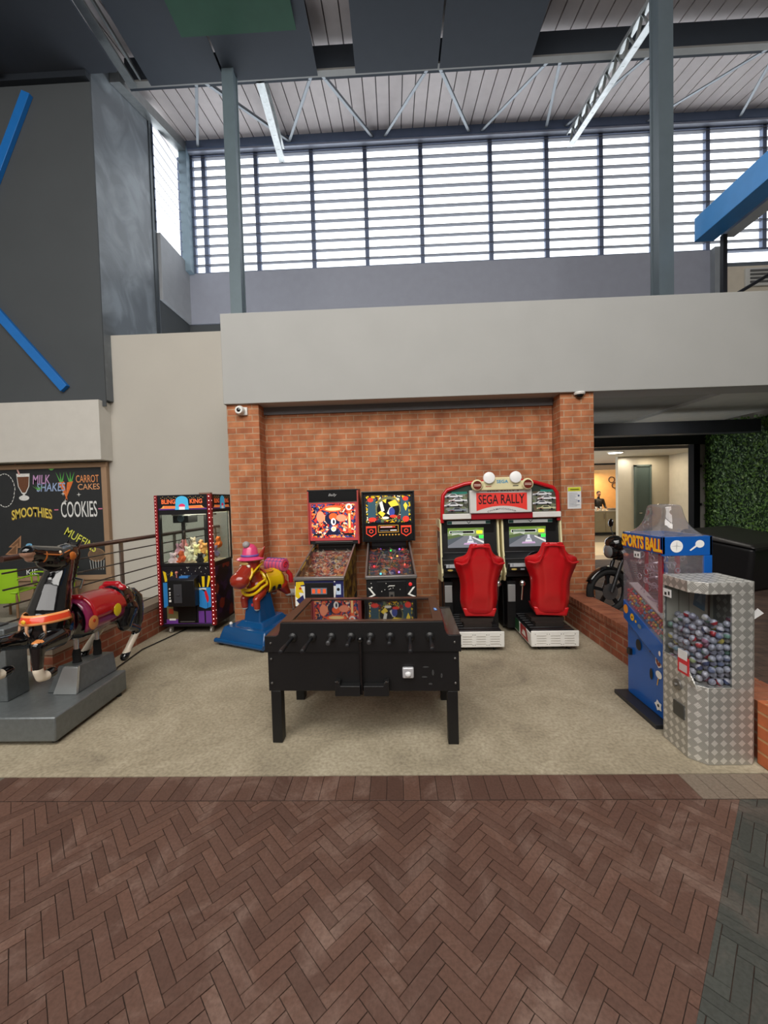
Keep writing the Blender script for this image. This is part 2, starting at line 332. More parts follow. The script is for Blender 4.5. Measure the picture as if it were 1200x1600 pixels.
def herringbone():
    bm = bmesh.new(); tone = bm.loops.layers.float_color.new('tone'); dust = bm.loops.layers.float_color.new('dust')
    W_ = 0.05; g = 0.0013; c45 = cos(pi/4)
    def paver(pts, col, du, z=0.0):
        cx = sum(p[0] for p in pts)/len(pts); cy = sum(p[1] for p in pts)/len(pts)
        dz = random.uniform(-0.0007, 0.0007)
        top = [bm.verts.new((p[0]+(cx-p[0])*0.012, p[1]+(cy-p[1])*0.012, z+dz)) for p in pts]; bot = [bm.verts.new((p[0], p[1], z-0.003)) for p in pts]
        fs = [bm.faces.new(top)]
        n = len(pts)
        for i in range(n): fs.append(bm.faces.new([bot[i], bot[(i+1) % n], top[(i+1) % n], top[i]]))
        for f in fs:
            for l in f.loops: l[tone] = (*col, 1); l[dust] = (du, du, du, 1)
    def clip(pts, inside, cut):
        out = []
        for i in range(len(pts)):
            a, b = pts[i], pts[(i+1) % len(pts)]; ia, ib = inside(a), inside(b)
            if ia: out.append(a)
            if ia != ib:
                t = cut(a, b); out.append((a[0]+(b[0]-a[0])*t, a[1]+(b[1]-a[1])*t))
        return out
    def ccol(x, y):
        if x - y > -0.32:
            k = random.uniform(0.85, 1.15); return tuple(v*k for v in hexc('42443f')), 0.35
        k = random.uniform(0.90, 1.10); h = random.choice(['5e4338', '614539', '5a3f34', '63473b'])
        return tuple(v*k for v in hexc(h)), random.choice([0.3, 0.6, 0.9, 0.9])
    R = 150
    for i in range(-R, R):
        for j in range(-R, R):
            k = (i-j) % 8
            if k == 0: u0, v0, u1, v1 = i, j, i+4, j+1
            elif k == 7: u0, v0, u1, v1 = i, j, i+1, j+4
            else: continue
            cx, cy = (u0+u1)/2*W_, (v0+v1)/2*W_
            X, Y = (cx-cy)*c45, (cx+cy)*c45 + 1.0
            if not (-4.4 < X < 4.6 and -0.9 < Y < 2.36): continue
            q = []
            for (u, v) in ((u0*W_+g, v0*W_+g), (u1*W_-g, v0*W_+g), (u1*W_-g, v1*W_-g), (u0*W_+g, v1*W_-g)):
                q.append(((u-v)*c45, (u+v)*c45+1.0))
            YM = 2.218
            q = clip(q, lambda p: p[1] <= YM, lambda a, b: (YM-a[1])/(b[1]-a[1]))
            if len(q) < 3: continue
            for sgn in (1, -1):
                f_ = lambda p: sgn*(p[0]-p[1]+0.32)
                q2 = clip(q, lambda p: f_(p) >= 0, lambda a, b: f_(a)/(f_(a)-f_(b)))
                if len(q2) < 3: continue
                mx = sum(p[0] for p in q2)/len(q2); my = sum(p[1] for p in q2)/len(q2)
                c, d = ccol(mx, my); paver(q2, c, d)
    x = -4.6
    while x < 4.8:
        if x > 1.62: kk = random.uniform(0.85, 1.1); c = tuple(v*kk for v in hexc('7d7062')); d = 0.3
        elif x < -2.7: kk = random.uniform(0.9, 1.1); c = tuple(v*kk for v in hexc('6b655a')); d = 0.3
        else: c, d = ccol(-1, 1); c = tuple(v*0.92 for v in c)
        paver([(x+g, 2.226), (x+0.1-g, 2.226), (x+0.1-g, 2.424), (x+g, 2.424)], c, d); x += 0.1
    me = bpy.data.meshes.new('floor_paving'); bm.to_mesh(me); bm.free(); me.materials.append(PAVER)
    o = bpy.data.objects.new('floor_paving', me); COL.objects.link(o); struct(o)
herringbone()
# ---- brick alcove
struct(B(-1.9, 2.26, 5.70, 5.9, 0, 3.02).build('wall_brick', BRICK))
struct(B(-1.9, 2.26, 5.67, 5.9, 3.02, 3.125).build('trim_1', M('77777a', 0.7)))
struct(B(-2.33, -1.88, 5.45, 5.95, 0, 3.125).build('pillar_left', BRICK, bevel=0.004))
struct(B(2.27, 2.72, 5.45, 5.95, 0, 3.125).build('pillar_right', BRICK, bevel=0.004))
struct(B(-2.35, 9.0, 5.40, 5.8, 3.125, 4.36).build('beam_front', M('aeaeab', 0.8, bump=0.05, scale=12, var=0.03), bevel=0.006))
struct(B(-2.33, -2.1, 5.95, 7.3, 0, 4.3).build('wall_alcove_side', M('b5b1a8', 0.8)))
struct(B(-2.3, 9.2, 5.8, 10.2, 4.1, 4.3).build('ceiling_slab', M('8b8b88', 0.8)))
# ---- low wall right with pier, low wall left with ledge
struct(B(2.30, 2.55, 2.50, 5.45, 0, 0.30).build('wall_low_right', BRICKL))
def soldier(y0, y1, x0, x1, z0, z1, name, col1, col2):
    mb = MB(); y = y0; a = brick_mat(name, col1, col2, 'a08068', 0.5, 0.083, 0.004, 0.5)
    while y < y1-0.02:
        mb.box(x0, x1, y+0.004, y+0.075, z0, z1); y += 0.083
    mb.box(x0+0.006, x1-0.006, y0, y1, z0, z1-0.005)
    return mb.build(name, a, bevel=0.003)
struct(soldier(2.5, 5.45, 2.29, 2.56, 0.30, 0.39, 'trim_2', 'a8684a', '98583e'))
struct(B(2.262, 2.60, 2.40, 2.52, 0, 0.41).build('pillar_low_pier', BRICKO, bevel=0.006))
struct(B(-3.52, -3.30, 3.58, 7.3, 0, 0.36).build('wall_low_left', BRICKL)); struct(B(-3.54, -3.29, 3.57, 7.3, 0.36, 0.43).build('trim_3', M('8f7f6d', 0.7, bump=0.1)))
# ---- left side walls
GREYW = M('c3beb4', 0.85, bump=0.03, scale=8, var=0.03); DARKW = M('4b4f52', 0.75, bump=0.04, scale=8, var=0.05); BLUEG = M('6f7580', 0.45, var=0.04)
struct(B(-12, -2.1, 7.3, 7.5, 0, 4.96).build('wall_left_grey', GREYW))
struct(B(-12, -5.34, 7.0, 7.3, 2.615, 3.70).build('beam_left', M('d4d0c8', 0.85, var=0.03), bevel=0.006))
struct(B(-12, -5.272, 7.1, 7.12, 3.6, 9.8).build('wall_left_dark', DARKW))
def sheen_scuffed():  # bluish window sheen put into the wall colour, over random scuff mottling
    m = M('6b7178', 0.38, bump=0.03, scale=5, var=0.03); m = m.copy(); nt, b, N, L = nodes(m)
    tc = N('ShaderNodeTexCoord'); n = N('ShaderNodeTexNoise'); n.inputs['Scale'].default_value = 1.1; n.inputs['Detail'].default_value = 6; n.inputs['Distortion'].default_value = 1.5; L(tc.outputs['Object'], n.inputs['Vector'])
    r = ramp(nt, [(0.42, '666c72'), (0.52, '737a80'), (0.66, '868e95')]); L(n.outputs['Fac'], r.inputs['Fac']); L(r.outputs['Color'], b.inputs['Base Color'])
    return m
struct(B(-5.45, -5.268, 7.12, 8.95, 3.72, 10.6).build('wall_left_side', sheen_scuffed()))
struct(B(-5.40, -5.268, 8.95, 10.3, 4.3, 7.0).build('wall_left_side_low', DARKW))
struct(B(-5.33, -5.19, 8.95, 10.3, 6.45, 7.95).build('wall_left_parapet', M('a3a6ab', 0.55), bevel=0.004))
struct(B(-5.30, -5.25, 8.78, 8.90, 4.9, 10.4).build('trim_4', M('4a5054', 0.4, 0.5)))
# back clerestory wall
PARA = M('9ca0ae', 0.6, var=0.04)
struct(B(-5.2, 8.05, 10.2, 10.35, 6.44, 7.72).build('wall_back_parapet', PARA)); struct(B(-5.3, 8.05, 10.25, 10.4, 4.2, 6.44).build('wall_back_low', DARKW))
struct(B(8.05, 14, 10.2, 10.4, 4.2, 7.3).build('wall_back_cream', M('cfc6b6', 0.8)))
struct(B(7.98, 8.12, 10.05, 10.2, 4.2, 7.72).build('trim_5', M('8a9096', 0.5)))
# chalk board wall is part of the grey wall; wooden wainscot under it
struct(B(-12, -5.42, 7.24, 7.3, 0, 2.60).build('trim_6', M('9c8168', 0.7, bump=0.1, var=0.08)))
# ---- roof: ribbed sheet sloping down towards the hall
def roof_z(y): return 10.97-0.205*(10.2-y)
def roof():
    mb = MB(); x = -5.6; y0, y1 = 4.8, 10.45; pale = M('d2c8c6', 0.55, var=0.05); dark = M('5c5658', 0.6)
    def slab(a, b_, d0, d1, m):
        mb.mat(m); mb.hexa([(a, y0, roof_z(y0)+d0), (b_, y0, roof_z(y0)+d0), (b_, y1, roof_z(y1)+d0), (a, y1, roof_z(y1)+d0)], [(a, y0, roof_z(y0)+d1), (b_, y0, roof_z(y0)+d1), (b_, y1, roof_z(y1)+d1), (a, y1, roof_z(y1)+d1)])
    slab(-5.6, 14, 0.05, 0.08, dark)
    while x < 14: slab(x, x+0.262, 0, 0.05, pale); x += 0.285
    return mb.build('ceiling_roof_sheet', None, smooth=0)
struct(roof())
struct(B(-12, 12.5, -9, 4.85, 10.05, 10.2).build('ceiling_hall', M('9a9a98', 0.8)))
SLATE = M('3f4650', 0.6, var=0.04)
struct(B(-12, -4.76, -2, 7.08, 9.47, 9.52).build('ceiling_left', M('3c424c', 0.65)))
struct(B(-12, -5.27, 7.0, 7.1, 9.36, 9.47).build('beam_dark_left', M('20262e', 0.6))); struct(B(-6.85, -6.7, -2, 6.85, 9.38, 9.45).build('trim_7', M('171c24', 0.6)))
for i, (a, b_) in enumerate(((-4.50, -3.06), (-3.02, -1.27), (-0.55, 1.0), (1.035, 2.73))):
    o = B(a, b_, 2.6, 7.68, 9.83, 9.85).build('ceiling_panel', SLATE)
    tag(o, ['dark slate ceiling baffle nearest the left galvanised gutter', 'dark slate ceiling baffle with the green panel fixed beneath it, left of the wide gap', 'dark slate ceiling baffle in the middle, right of the wide gap', 'dark slate ceiling baffle farthest right beside the open roof sheeting'][i], 'ceiling panel', 'slate ceiling baffles')
    o.name = 'ceiling_baffle'
tag(B(-3.46, -1.48, 2.6, 6.87, 9.75, 9.775).build('green_ceiling_board', M('2c5a45', 0.6)), 'flat dark green board hung beneath the slate ceiling baffles', 'ceiling board')
DKB = M('39414b', 0.55, 0.2); HDR = M('7484a0', 0.5, 0.1)
mb = MB().box(-5.0, 13, 7.66, 7.84, 9.92, 10.36); struct(mb.build('beam_roof', DKB))
struct(B(-5.0, 13, 7.64, 7.76, 9.885, 9.92).build('beam_flange', M('a9a9a6', 0.4, 0.4)))
struct(B(-5.2, 13, 10.05, 10.3, 10.75, 11.0).build('beam_header', HDR)); struct(B(-5.2, 13, 10.08, 10.2, 10.70, 10.75).build('trim_8', M('c8cede', 0.4, 0.3)))
# galvanised gutter along the left
GAL = M('a4a8a8', 0.35, 0.75, var=0.12, scale=60)
mb = MB().prism([(-4.94, 9.83), (-4.78, 9.83), (-4.78, 9.86), (-4.91, 9.86), (-4.91, 10.0), (-4.94, 10.0)], 'y', 2.6, 7.7).box(-4.85, -4.81, 2.6, 7.7, 9.86, 9.93).box(-4.70, -4.66, 2.6, 7.7, 9.90, 9.96)
mb.hexa([(-5.26, 7.6, 9.86), (-5.06, 7.6, 9.86), (-5.06, 10.2, 10.72), (-5.26, 10.2, 10.72)], [(-5.26, 7.6, 10.06), (-5.06, 7.6, 10.06), (-5.06, 10.2, 10.95), (-5.26, 10.2, 10.95)])
struct(mb.build('trim_9', GAL))
# ---- columns (steel sections)
def column(name, x0, x1, y, z0, z1, m):
    sgn = 1 if x0 > 0 else -1; w = x1-x0; mb = MB().box(x0, x1, y, y+0.20, z0, z1); xf = x0 if sgn > 0 else x1
    mb.box(xf-0.012, xf+0.012, y-0.006, y+0.03, z0, z1).box(xf-0.012, xf+0.012, y+0.17, y+0.206, z0, z1)
    mb.box(x0-0.04, x1+0.04, y-0.04, y+0.26, z0, z0+0.02)
    return struct(mb.build(name, m))
column('column_left', -3.03, -2.82, 7.45, 4.3, 9.83, M('6a7a82', 0.5, 0.1)); column('column_right', 4.12, 4.33, 6.22, 4.3, 9.45, M('5c686f', 0.5, 0.1))
# ---- windows with louvre blades
def louvre(name, axis, a0, a1, fixed, z0, z1, mulls):
    r = bpy.data.objects.new(name, None); COL.objects.link(r); r['kind'] = 'structure'
    FR = M('6c7790', 0.5, 0.3); BL = M('70737c', 0.5, 0.4)
    mb = MB()
    for m_ in mulls:
        if axis == 'x': mb.box(m_-0.05, m_+0.05, fixed, fixed+0.1, z0, z1)
        else: mb.box(fixed-0.1, fixed, m_-0.04, m_+0.04, z0, z1)
    if axis == 'x': mb.box(a0, a1, fixed, fixed+0.1, z1-0.05, z1+0.05); mb.box(a0, a1, fixed+0.02, fixed+0.12, z0-0.02, z0+0.03)
    mb.build('window_frame', FR, r)
    mb = MB(); z = z0+0.2
    while z < z1-0.05:
        for p, q in zip(mulls, mulls[1:]):
            if axis == 'x': mb.box(p, q, fixed-0.02, fixed+0.075, z, z+0.018)
            else: mb.hexa([(fixed+0.02, p, z), (fixed-0.065, p, z+0.10), (fixed-0.065, q, z+0.10), (fixed+0.02, q, z)], [(fixed+0.02, p, z+0.012), (fixed-0.065, p, z+0.112), (fixed-0.065, q, z+0.112), (fixed+0.02, q, z+0.012)])
        z += 0.245
    mb.build('louvre_blades', BL, r)
    return r
louvre('window_1', 'x', -5.1, 13, 10.2, 7.72, 10.73, [-5.05, -4.72, -3.36, -1.93, -0.56, 0.85, 2.59, 3.99, 5.33, 6.6, 7.93, 9.3, 10.7, 12.1])
louvre('window_2', 'y', 8.9, 10.2, -5.25, 7.95, 10.6, [8.9, 10.15])
struct(B(-5.25, -5.05, 10.0, 10.2, 7.7, 10.8).build('trim_10', M('8aa0ae', 0.5)))
struct(B(8.1, 14, 10.3, 10.36, 7.3, 7.45).build('trim_11', M('5a626a', 0.5)))
# ---- roof bracing
for (x0, x1) in ((-1.418, -2.459), (-1.19, -0.331), (0.81, -0.057), (1.06, 2.07), (3.07, 2.34), (3.31, 3.95), (4.94, 4.39), (7.11, 6.35), (-3.47, -2.4), (-3.65, -4.79), (7.3, 8.6)):
    p, q = Vector((x0, 7.75, 9.9)), Vector((x1, 10.1, 10.80)); d = (q-p).normalized(); s_ = d.cross(Vector((0, 0, 1))).normalized()*0.03; n_ = Vector((0, 0, 0.012))
    mb = MB().hexa([p-s_-n_, p+s_-n_, q+s_-n_, q-s_-n_], [p-s_+n_, p+s_+n_, q+s_+n_, q-s_+n_]); mb.hexa([p+s_*0.8-n_, p+s_-n_, q+s_-n_, q+s_*0.8-n_], [p+s_*0.8+n_*4, p+s_+n_*4, q+s_+n_*4, q+s_*0.8+n_*4])
    o = mb.build('roof_brace', M('8c9298', 0.45, 0.5)); struct(o)
def truss(name, a, b_, h, bays, w=0.09):
    a, b_ = Vector(a), Vector(b_); mb = MB(); up = Vector((0, 0, h)); sx = Vector((w/2, 0, 0)); t = Vector((0, 0, 0.012))
    def bar(p, q, s1, th):
        mb.hexa([p-s1-th, p+s1-th, q+s1-th, q-s1-th], [p-s1+th, p+s1+th, q+s1+th, q-s1+th])
    bar(a, b_, sx, t); bar(a+up, b_+up, sx, t); bar(a+sx+t*2, b_+sx+t*2, t*0.4+Vector((0.004, 0, 0)), t*3); bar(a+up-sx-t*2, b_+up-sx-t*2, Vector((0.004, 0, 0)), t*3)
    for i in range(bays):
        p = a+(b_-a)*(i/bays); q = a+(b_-a)*((i+0.5)/bays)+up; r_ = a+(b_-a)*((i+1)/bays)
        bar(p, q, sx*0.4, t*1.2); bar(q, r_, sx*0.4, t*1.2)
    return struct(mb.build(name, M('c2c6c6', 0.3, 0.7, var=0.15, scale=80)))
truss('truss_right', (4.25, 6.25, 9.12), (4.5, 10.05, 10.28), 0.34, 9, 0.13); truss('truss_left', (-2.42, 7.8, 9.90), (-2.62, 10.0, 10.25), 0.32, 5, 0.15)
# ---- hall enclosure behind and beside the viewer
HW = M('a8a6a0', 0.85)
struct(B(-12.2, -12, -9, 7.5, 0, 10.2).build('wall_hall_left', HW)); struct(B(12, 12.2, -9, 10.2, 0, 10.3).build('wall_hall_right', HW)); struct(B(-12, 12, -9.2, -9, 0, 10.2).build('wall_hall_rear', HW))
# ---- passage on the right under the beam
struct(B(2.72, 7.3, 5.8, 9.6, 3.36, 3.42).build('ceiling_passage', M('a4a29c', 0.8)))
struct(B(5.3, 7.3, 5.8, 9.4, 3.30, 3.36).build('ceiling_passage_drop', M('d0cec8', 0.8)))
struct(B(2.73, 7.15, 7.9, 8.15, 2.88, 3.12).build('beam_dark_passage', M('2b2f38', 0.6)))
struct(B(2.6, 7.3, 9.42, 9.6, 2.84, 3.36).build('beam_doorway', M('15161a', 0.5))); struct(B(7.0, 7.14, 9.42, 9.6, 0, 2.84).build('door_1', M('121214', 0.8, spec=0.1)))
mb = MB(); [mb.box(7.14, 7.17, 9.40, 9.42, z, z+0.06) for z in (1.4, 2.3, 0.6)]; struct(mb.build('trim_12', BLACK))
struct(B(7.14, 7.45, 9.5, 9.6, 0, 3.3).build('wall_passage_end', M('a8a49c', 0.8)))
struct(B(7.32, 7.5, 5.8, 9.5, 0, 3.4).build('wall_passage_right', M('9c9890', 0.8))); struct(B(2.55, 2.72, 5.95, 12.0, 0, 4.1).build('wall_passage_left', M('9c9890', 0.8)))
def foliage_wall():
    mb = MB(); gs = [M('44681a', 0.6), M('30540f', 0.6), M('588028', 0.6), M('9ab874', 0.5)]
    for k in range(15000):
        y = random.uniform(3.6, 9.40); z = random.uniform(0.0, 3.12 + 0.05*(y-6)); x = 7.29-random.uniform(0, 0.09); s_ = random.uniform(0.018, 0.045)
        mb.mat(gs[3] if random.random() < 0.02 else random.choice(gs[:3]))
        a = random.uniform(0, 2*pi); t = random.uniform(-0.7, 0.7)
        u = Vector((sin(t)*0.6, cos(a), sin(a))).normalized()*s_; v = Vector((random.uniform(-.6, .6), -sin(a), cos(a))).normalized()*s_*0.55; c = Vector((x, y, z))
        mb.poly([c-u, c+v, c+u, c-v])
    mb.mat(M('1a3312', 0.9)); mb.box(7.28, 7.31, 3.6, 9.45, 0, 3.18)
    return mb.build('foliage_wall', None, smooth=0, norm=False)
o = foliage_wall(); o['kind'] = 'stuff'; tag(o, 'tall artificial green leaf wall behind the big black plastic bin', 'artificial foliage')
struct(B(7.32, 7.5, 3.4, 5.8, 0, 3.1).build('wall_foliage_backing', M('9c9890', 0.8)))
# ---- far corridor: shop front, dark door, counter
FW = M('a89f8c', 0.8, var=0.03)
struct(B(7.58, 14, 13.6, 13.75, 0, 3.4).build('wall_corridor_back', FW)); struct(B(9.28, 9.45, 10.5, 13.6, 0, 3.4).build('wall_corridor_side', M('b4aa96', 0.8)))
struct(B(4.5, 14, 11.6, 17.5, 2.98, 3.05).build('ceiling_corridor', M('b5ac9a', 0.7))); struct(B(2.6, 14, 9.6, 11.6, 3.1, 3.3).build('ceiling_corridor_near', M('6e6960', 0.8)))
struct(B(2.7, 14, 11.5, 11.62, 2.98, 3.2).build('beam_corridor', M('77716a', 0.8)))
r = bpy.data.objects.new('door_2', None); COL.objects.link(r); r['kind'] = 'structure'
MB().box(8.10, 8.16, 13.52, 13.6, 0, 2.68).box(8.60, 8.66, 13.52, 13.6, 0, 2.68).box(8.10, 8.66, 13.52, 13.6, 2.62, 2.68).build('door_frame', M('45504a', 0.5), r)
B(8.16, 8.60, 13.56, 13.6, 0, 2.62).build('door_panel', M('3a4642', 0.45), r); MB().cyl((8.22, 13.5, 1.05), (8.32, 13.5, 1.05), 0.012).build('door_handle', CHROME, r)
WARM = M('cfa368', 0.8)
struct(B(6.6, 10.4, 18.2, 18.4, 0, 3.0).build('wall_shop_back', WARM)); struct(B(10.3, 10.4, 16.2, 18.2, 0, 3.0).build('wall_shop_side', M('d2a970', 0.8)))
struct(B(7.2, 10.3, 16.5, 16.62, 2.72, 3.0).build('beam_shop', M('c9a98a', 0.7))); struct(B(7.2, 10.3, 16.44, 16.5, 2.92, 3.0).build('trim_13', M('1a1614', 0.6)))
struct(B(8.6, 8.98, 18.05, 18.2, 0, 2.72).build('door_3', M('2a201a', 0.6)))
def spot(name, loc, power, color, size=0.2):
    d = bpy.data.lights.new(name, 'AREA'); d.size = size; d.energy = power; d.color = color; o = bpy.data.objects.new(name, d); COL.objects.link(o); o.location = loc; o['kind'] = 'structure'
def downlight(loc, label, r_=0.11):
    o = root('ceiling_light', label, 'ceiling light', loc); MB().lathe([(r_, 0), (r_, -0.02), (r_*0.9, -0.03)]).build('rim', WHITE, o)
    MB().lathe([(r_*0.85, -0.031), (r_*0.85, -0.036)]).build('diffuser', M('fff4e0', 0.4, emit=9.0, var=0), o)
downlight((6.62, 12.0, 2.98), 'round lit downlight in the corridor ceiling, nearer of the two', 0.22); downlight((7.0, 14.4, 2.98), 'smaller lit downlight near the shop opening', 0.12)
spot('passage_fill', (5.2, 7.0, 3.3), 16, (1, 0.94, 0.85), 0.8); spot('corridor_lamp', (6.62, 12.0, 2.93), 55, (1, 0.86, 0.68)); spot('corridor_lamp_door', (8.5, 13.1, 2.93), 16, (1, 0.88, 0.7)); spot('shop_lamp', (8.8, 17.4, 2.7), 75, (1, 0.72, 0.42), 0.6)  # the unseen light over the passage is added to lift its ambient level
spot('corridor_lamp_edge', (7.75, 13.35, 2.93), 7, (1, 0.95, 0.9), 0.1)
# ================================================================== THINGS
# ---- coffee counter, cups, person
o = root('counter_cabinet', 'pale wood shop counter with two doors and white cups on it', 'counter', (8.6, 16.75, 0))
B(-0.95, 0.72, 0, 0.55, 0.10, 0.98).build('body', M('9b8c6c', 0.5, bump=0.05), o); B(-0.95, 0.70, 0.05, 0.5, 0, 0.10).build('plinth', BLACK, o); B(-0.97, 0.74, -0.03, 0.57, 0.98, 1.02).build('worktop', M('c8c0ae', 0.3), o)
for k, x in enumerate((-0.55, -0.04, 0.46)):
    d = B(x-0.24, x+0.24, -0.015, 0, 0.13, 0.95).build('door', M('a39473', 0.5), o, bevel=0.003); MB().cyl((x+0.18, -0.03, 0.68), (x+0.18, -0.03, 0.88), 0.008, 8).build('handle', DKSTEEL, d)
cup0 = None
for k, (x, y, z) in enumerate([(8.40, 16.85, 0), (8.50, 16.9, 0), (8.60, 16.82, 0), (8.70, 16.9, 0), (8.80, 16.85, 0), (8.88, 16.92, 0), (8.50, 16.9, 0.085), (8.70, 16.9, 0.085)]):
    if cup0 is None:
        c = root('coffee_cup', 'white coffee cup in the row on the shop counter', 'cup', (x, y, 1.02), group='cups on the shop counter')
        MB().lathe([(0.025, 0), (0.03, 0.005), (0.043, 0.08), (0.039, 0.08), (0.028, 0.012)], seg=14).build('bowl', WHITE, c); MB().torus((0.055, 0, 0.045), 0.02, 0.005, 'y', 12, 6).build('handle', WHITE, c); cup0 = c
    else: c = clone(cup0); c.location = (x, y, 1.02+z)
o = MB().box(9.00, 9.28, 16.82, 16.98, 1.02, 1.12).box(9.02, 9.26, 16.80, 16.83, 1.04, 1.10).build('drip_tray', STEEL, bevel=0.01); tag(o, 'low steel tray on the right end of the shop counter', 'tray')
for k, (x, z, r_) in enumerate(((9.84, 2.36, 0.13), (9.98, 2.10, 0.12), (10.08, 1.92, 0.06))):
    o = MB().torus((x, 18.17, z), r_, 0.018, 'y', 20, 6).build('wall_ring', M('3a2418', 0.5)); tag(o, ['upper dark wooden ring hung on the orange shop wall', 'middle dark ring hung on the orange shop wall', 'smallest, lowest ring hung on the orange shop wall'][k], 'wall ornament')
def person_bar():
    o = root('person', 'person in black clothing leaning over behind the shop counter', 'person', (8.90, 17.5, 0))
    def f(mb):
        for s in (-1, 1):
            capsule(mb, (0.10*s, 0.05, 0.92), 0.10, (0.11*s, 0.02, 0.50), 0.065); capsule(mb, (0.11*s, 0.02, 0.50), 0.062, (0.11*s, 0.06, 0.10), 0.045); capsule(mb, (0.11*s, 0.06, 0.05), 0.045, (0.11*s, -0.12, 0.04), 0.035)
            capsule(mb, (0.19*s, 0, 1.46), 0.062, (0.25*s, -0.06, 1.17), 0.048); capsule(mb, (0.25*s, -0.06, 1.17), 0.046, (0.20*s, -0.30, 1.10), 0.032)
            mb.ball((0.19*s, -0.37, 1.09), (0.036, 0.05, 0.02))
            for q in range(4): capsule(mb, (0.19*s-0.027+0.018*q, -0.40, 1.09), 0.010, (0.19*s-0.03+0.02*q, -0.45, 1.075), 0.008)
            capsule(mb, (0.19*s-0.03*s, -0.36, 1.085), 0.011, (0.19*s-0.065*s, -0.40, 1.07), 0.008)
        capsule(mb, (0, 0.03, 0.95), 0.14, (0, 0.0, 1.38), 0.15, sx=1.2); capsule(mb, (-0.15, 0, 1.46), 0.07, (0.15, 0, 1.46), 0.07); capsule(mb, (0, 0, 1.5), 0.055, (0, -0.03, 1.62), 0.05)
        mb.ball((0, -0.04, 1.73), (0.078, 0.095, 0.12)); mb.ball((0, -0.14, 1.715), (0.014, 0.022, 0.022)); [mb.ball((0.08*s, -0.03, 1.72), (0.012, 0.02, 0.03)) for s in (-1, 1)]
    sk = M('8c5c40', 0.5); bl = M('1a1715', 0.8)
    organic('body', o, f, 0.014, 4, [bl, sk], lambda c: 1 if (c.z > 1.6 or (c.y < -0.31 and c.z > 1)) else 0)
    h = MB().ball((0, -0.02, 1.775), (0.085, 0.098, 0.095)); h.build('hair', M('150f0c', 0.9), o)
    MB().mat(WHITE).ball((-0.03, -0.128, 1.74), 0.011, 1).ball((0.03, -0.128, 1.74), 0.011, 1).build('eyes', None, o); B(-0.025, 0.025, -0.137, -0.125, 1.66, 1.668).build('mouth', M('6a3028', 0.5), o)
person_bar()
# ---- green chairs on the left
def chair(x, y, rz, label, first=[None]):
    if first[0] is None:
        r = root('cafe_chair', label, 'chair', (x, y, 0), rz, 'lime green cafe chairs'); G = M('93c01f', 0.35); BR = M('7a5a3c', 0.5)
        mb = MB(); P_ = []
        for j in range(7):
            z = 0.28+0.54*j/6; w = 0.23+0.02*j/6; row = []
            for i in range(9):
                u = -1+2*i/8; row.append(mb.bm.verts.new((u*w, -0.22-0.05*j/6+0.05*u*u, z)))
            P_.append(row)
        for j in range(6):
            for i in range(8): mb.face([P_[j][i], P_[j][i+1], P_[j+1][i+1], P_[j+1][i]])
        mb.build('backrest', G, r, solid=0.015, bevel=0.003)
        B(-0.23, 0.23, -0.22, 0.22, 0.43, 0.455).build('seat', G, r, bevel=0.01)
        for sx in (-1, 1):
            MB().tube([(0.24*sx, -0.22, 0.66), (0.27*sx, 0.0, 0.67), (0.26*sx, 0.18, 0.65), (0.24*sx, 0.2, 0.45)], 0.014, 8).build('armrest', G, r)
            for sy in (-1, 1): MB().cyl((0.2*sx, 0.18*sy, 0.43), (0.23*sx, 0.22*sy, 0), 0.018, 8).build('leg', BR, r)
        first[0] = r; return r
    r = clone(first[0]); r.location = (x, y, 0); r.rotation_euler = (0, 0, rz); r['label'] = label; return r
chair(-6.22, 6.10, 0.12, 'lime green cafe chair with its back to the railing, nearest the viewer')
chair(-6.12, 6.78, 1.4, 'lime green cafe chair turned sideways behind the nearer green chair'); chair(-7.5, 6.6, -0.3, 'lime green cafe chair at the left edge, under the chalkboard')
# ---- railing
rl = root('railing', 'steel railing with thin horizontal rods on the low brick wall', 'railing', (-3.41, 0, 0.43))
rail_m = M('5a4038', 0.35, 0.5)
MB().tube([(0.06, 3.2, 0.90), (0.06, 7.28, 0.90)], 0.026, 12).build('top_rail', rail_m, rl)
for y in (3.63, 4.65, 5.8, 7.15): MB().box(0.045, 0.065, y-0.025, y+0.025, 0, 0.88).box(0.03, 0.08, y-0.03, y+0.03, 0, 0.01).build('post', M('8a7c74', 0.35, 0.6), rl)
for k in range(6): MB().tube([(0.06, 3.2, 0.07+0.1415*k), (0.06, 7.28, 0.07+0.1415*k)], 0.008, 8).build('rod', DKSTEEL, rl)
# ---- chalkboard
cb = root('chalkboard', 'large black menu chalkboard with coloured chalk lettering in a brown frame', 'chalkboard', (-7.5, 7.22, 0))
B(-2.3, 1.99, 0.0, 0.02, 0.47, 2.50).build('board', M('2b2d2f', 0.85, var=0.1), cb)
fm = M('a5866a', 0.6)
MB().box(-2.3, 2.1, -0.02, 0.02, 2.50, 2.59).box(1.99, 2.09, -0.02, 0.02, 0.47, 2.50).box(-2.3, 2.1, -0.02, 0.02, 0.38, 0.47).build('frame', fm, cb, bevel=0.004)
def cx(px, py):      # place on the board: picture column/row of the photo reduced to metres on the board
    return ((px-600)/612*7.22*1.0, (770-py)/612*7.22)
def chalk(t, m, x, z, h, w, **k): return lettering(t, m, cb, (x+7.5, -0.003, z), h=h, w=w, **k)
def ch(h): return M(h, 0.9, var=0.15, scale=200)
chalk('MILK', ch('c99ac8'), -6.68, 2.30, 0.17, 0.34, bold=0.01, shear=0.15); chalk('SHAKES', ch('a0b4da'), -6.50, 2.15, 0.16, 0.56, bold=0.01, shear=0.2)
chalk('CARROT', ch('e0935c'), -5.79, 2.29, 0.14, 0.44, bold=0.008); chalk('CAKES', ch('e0a070'), -5.77, 2.14, 0.11, 0.42, bold=0.008)
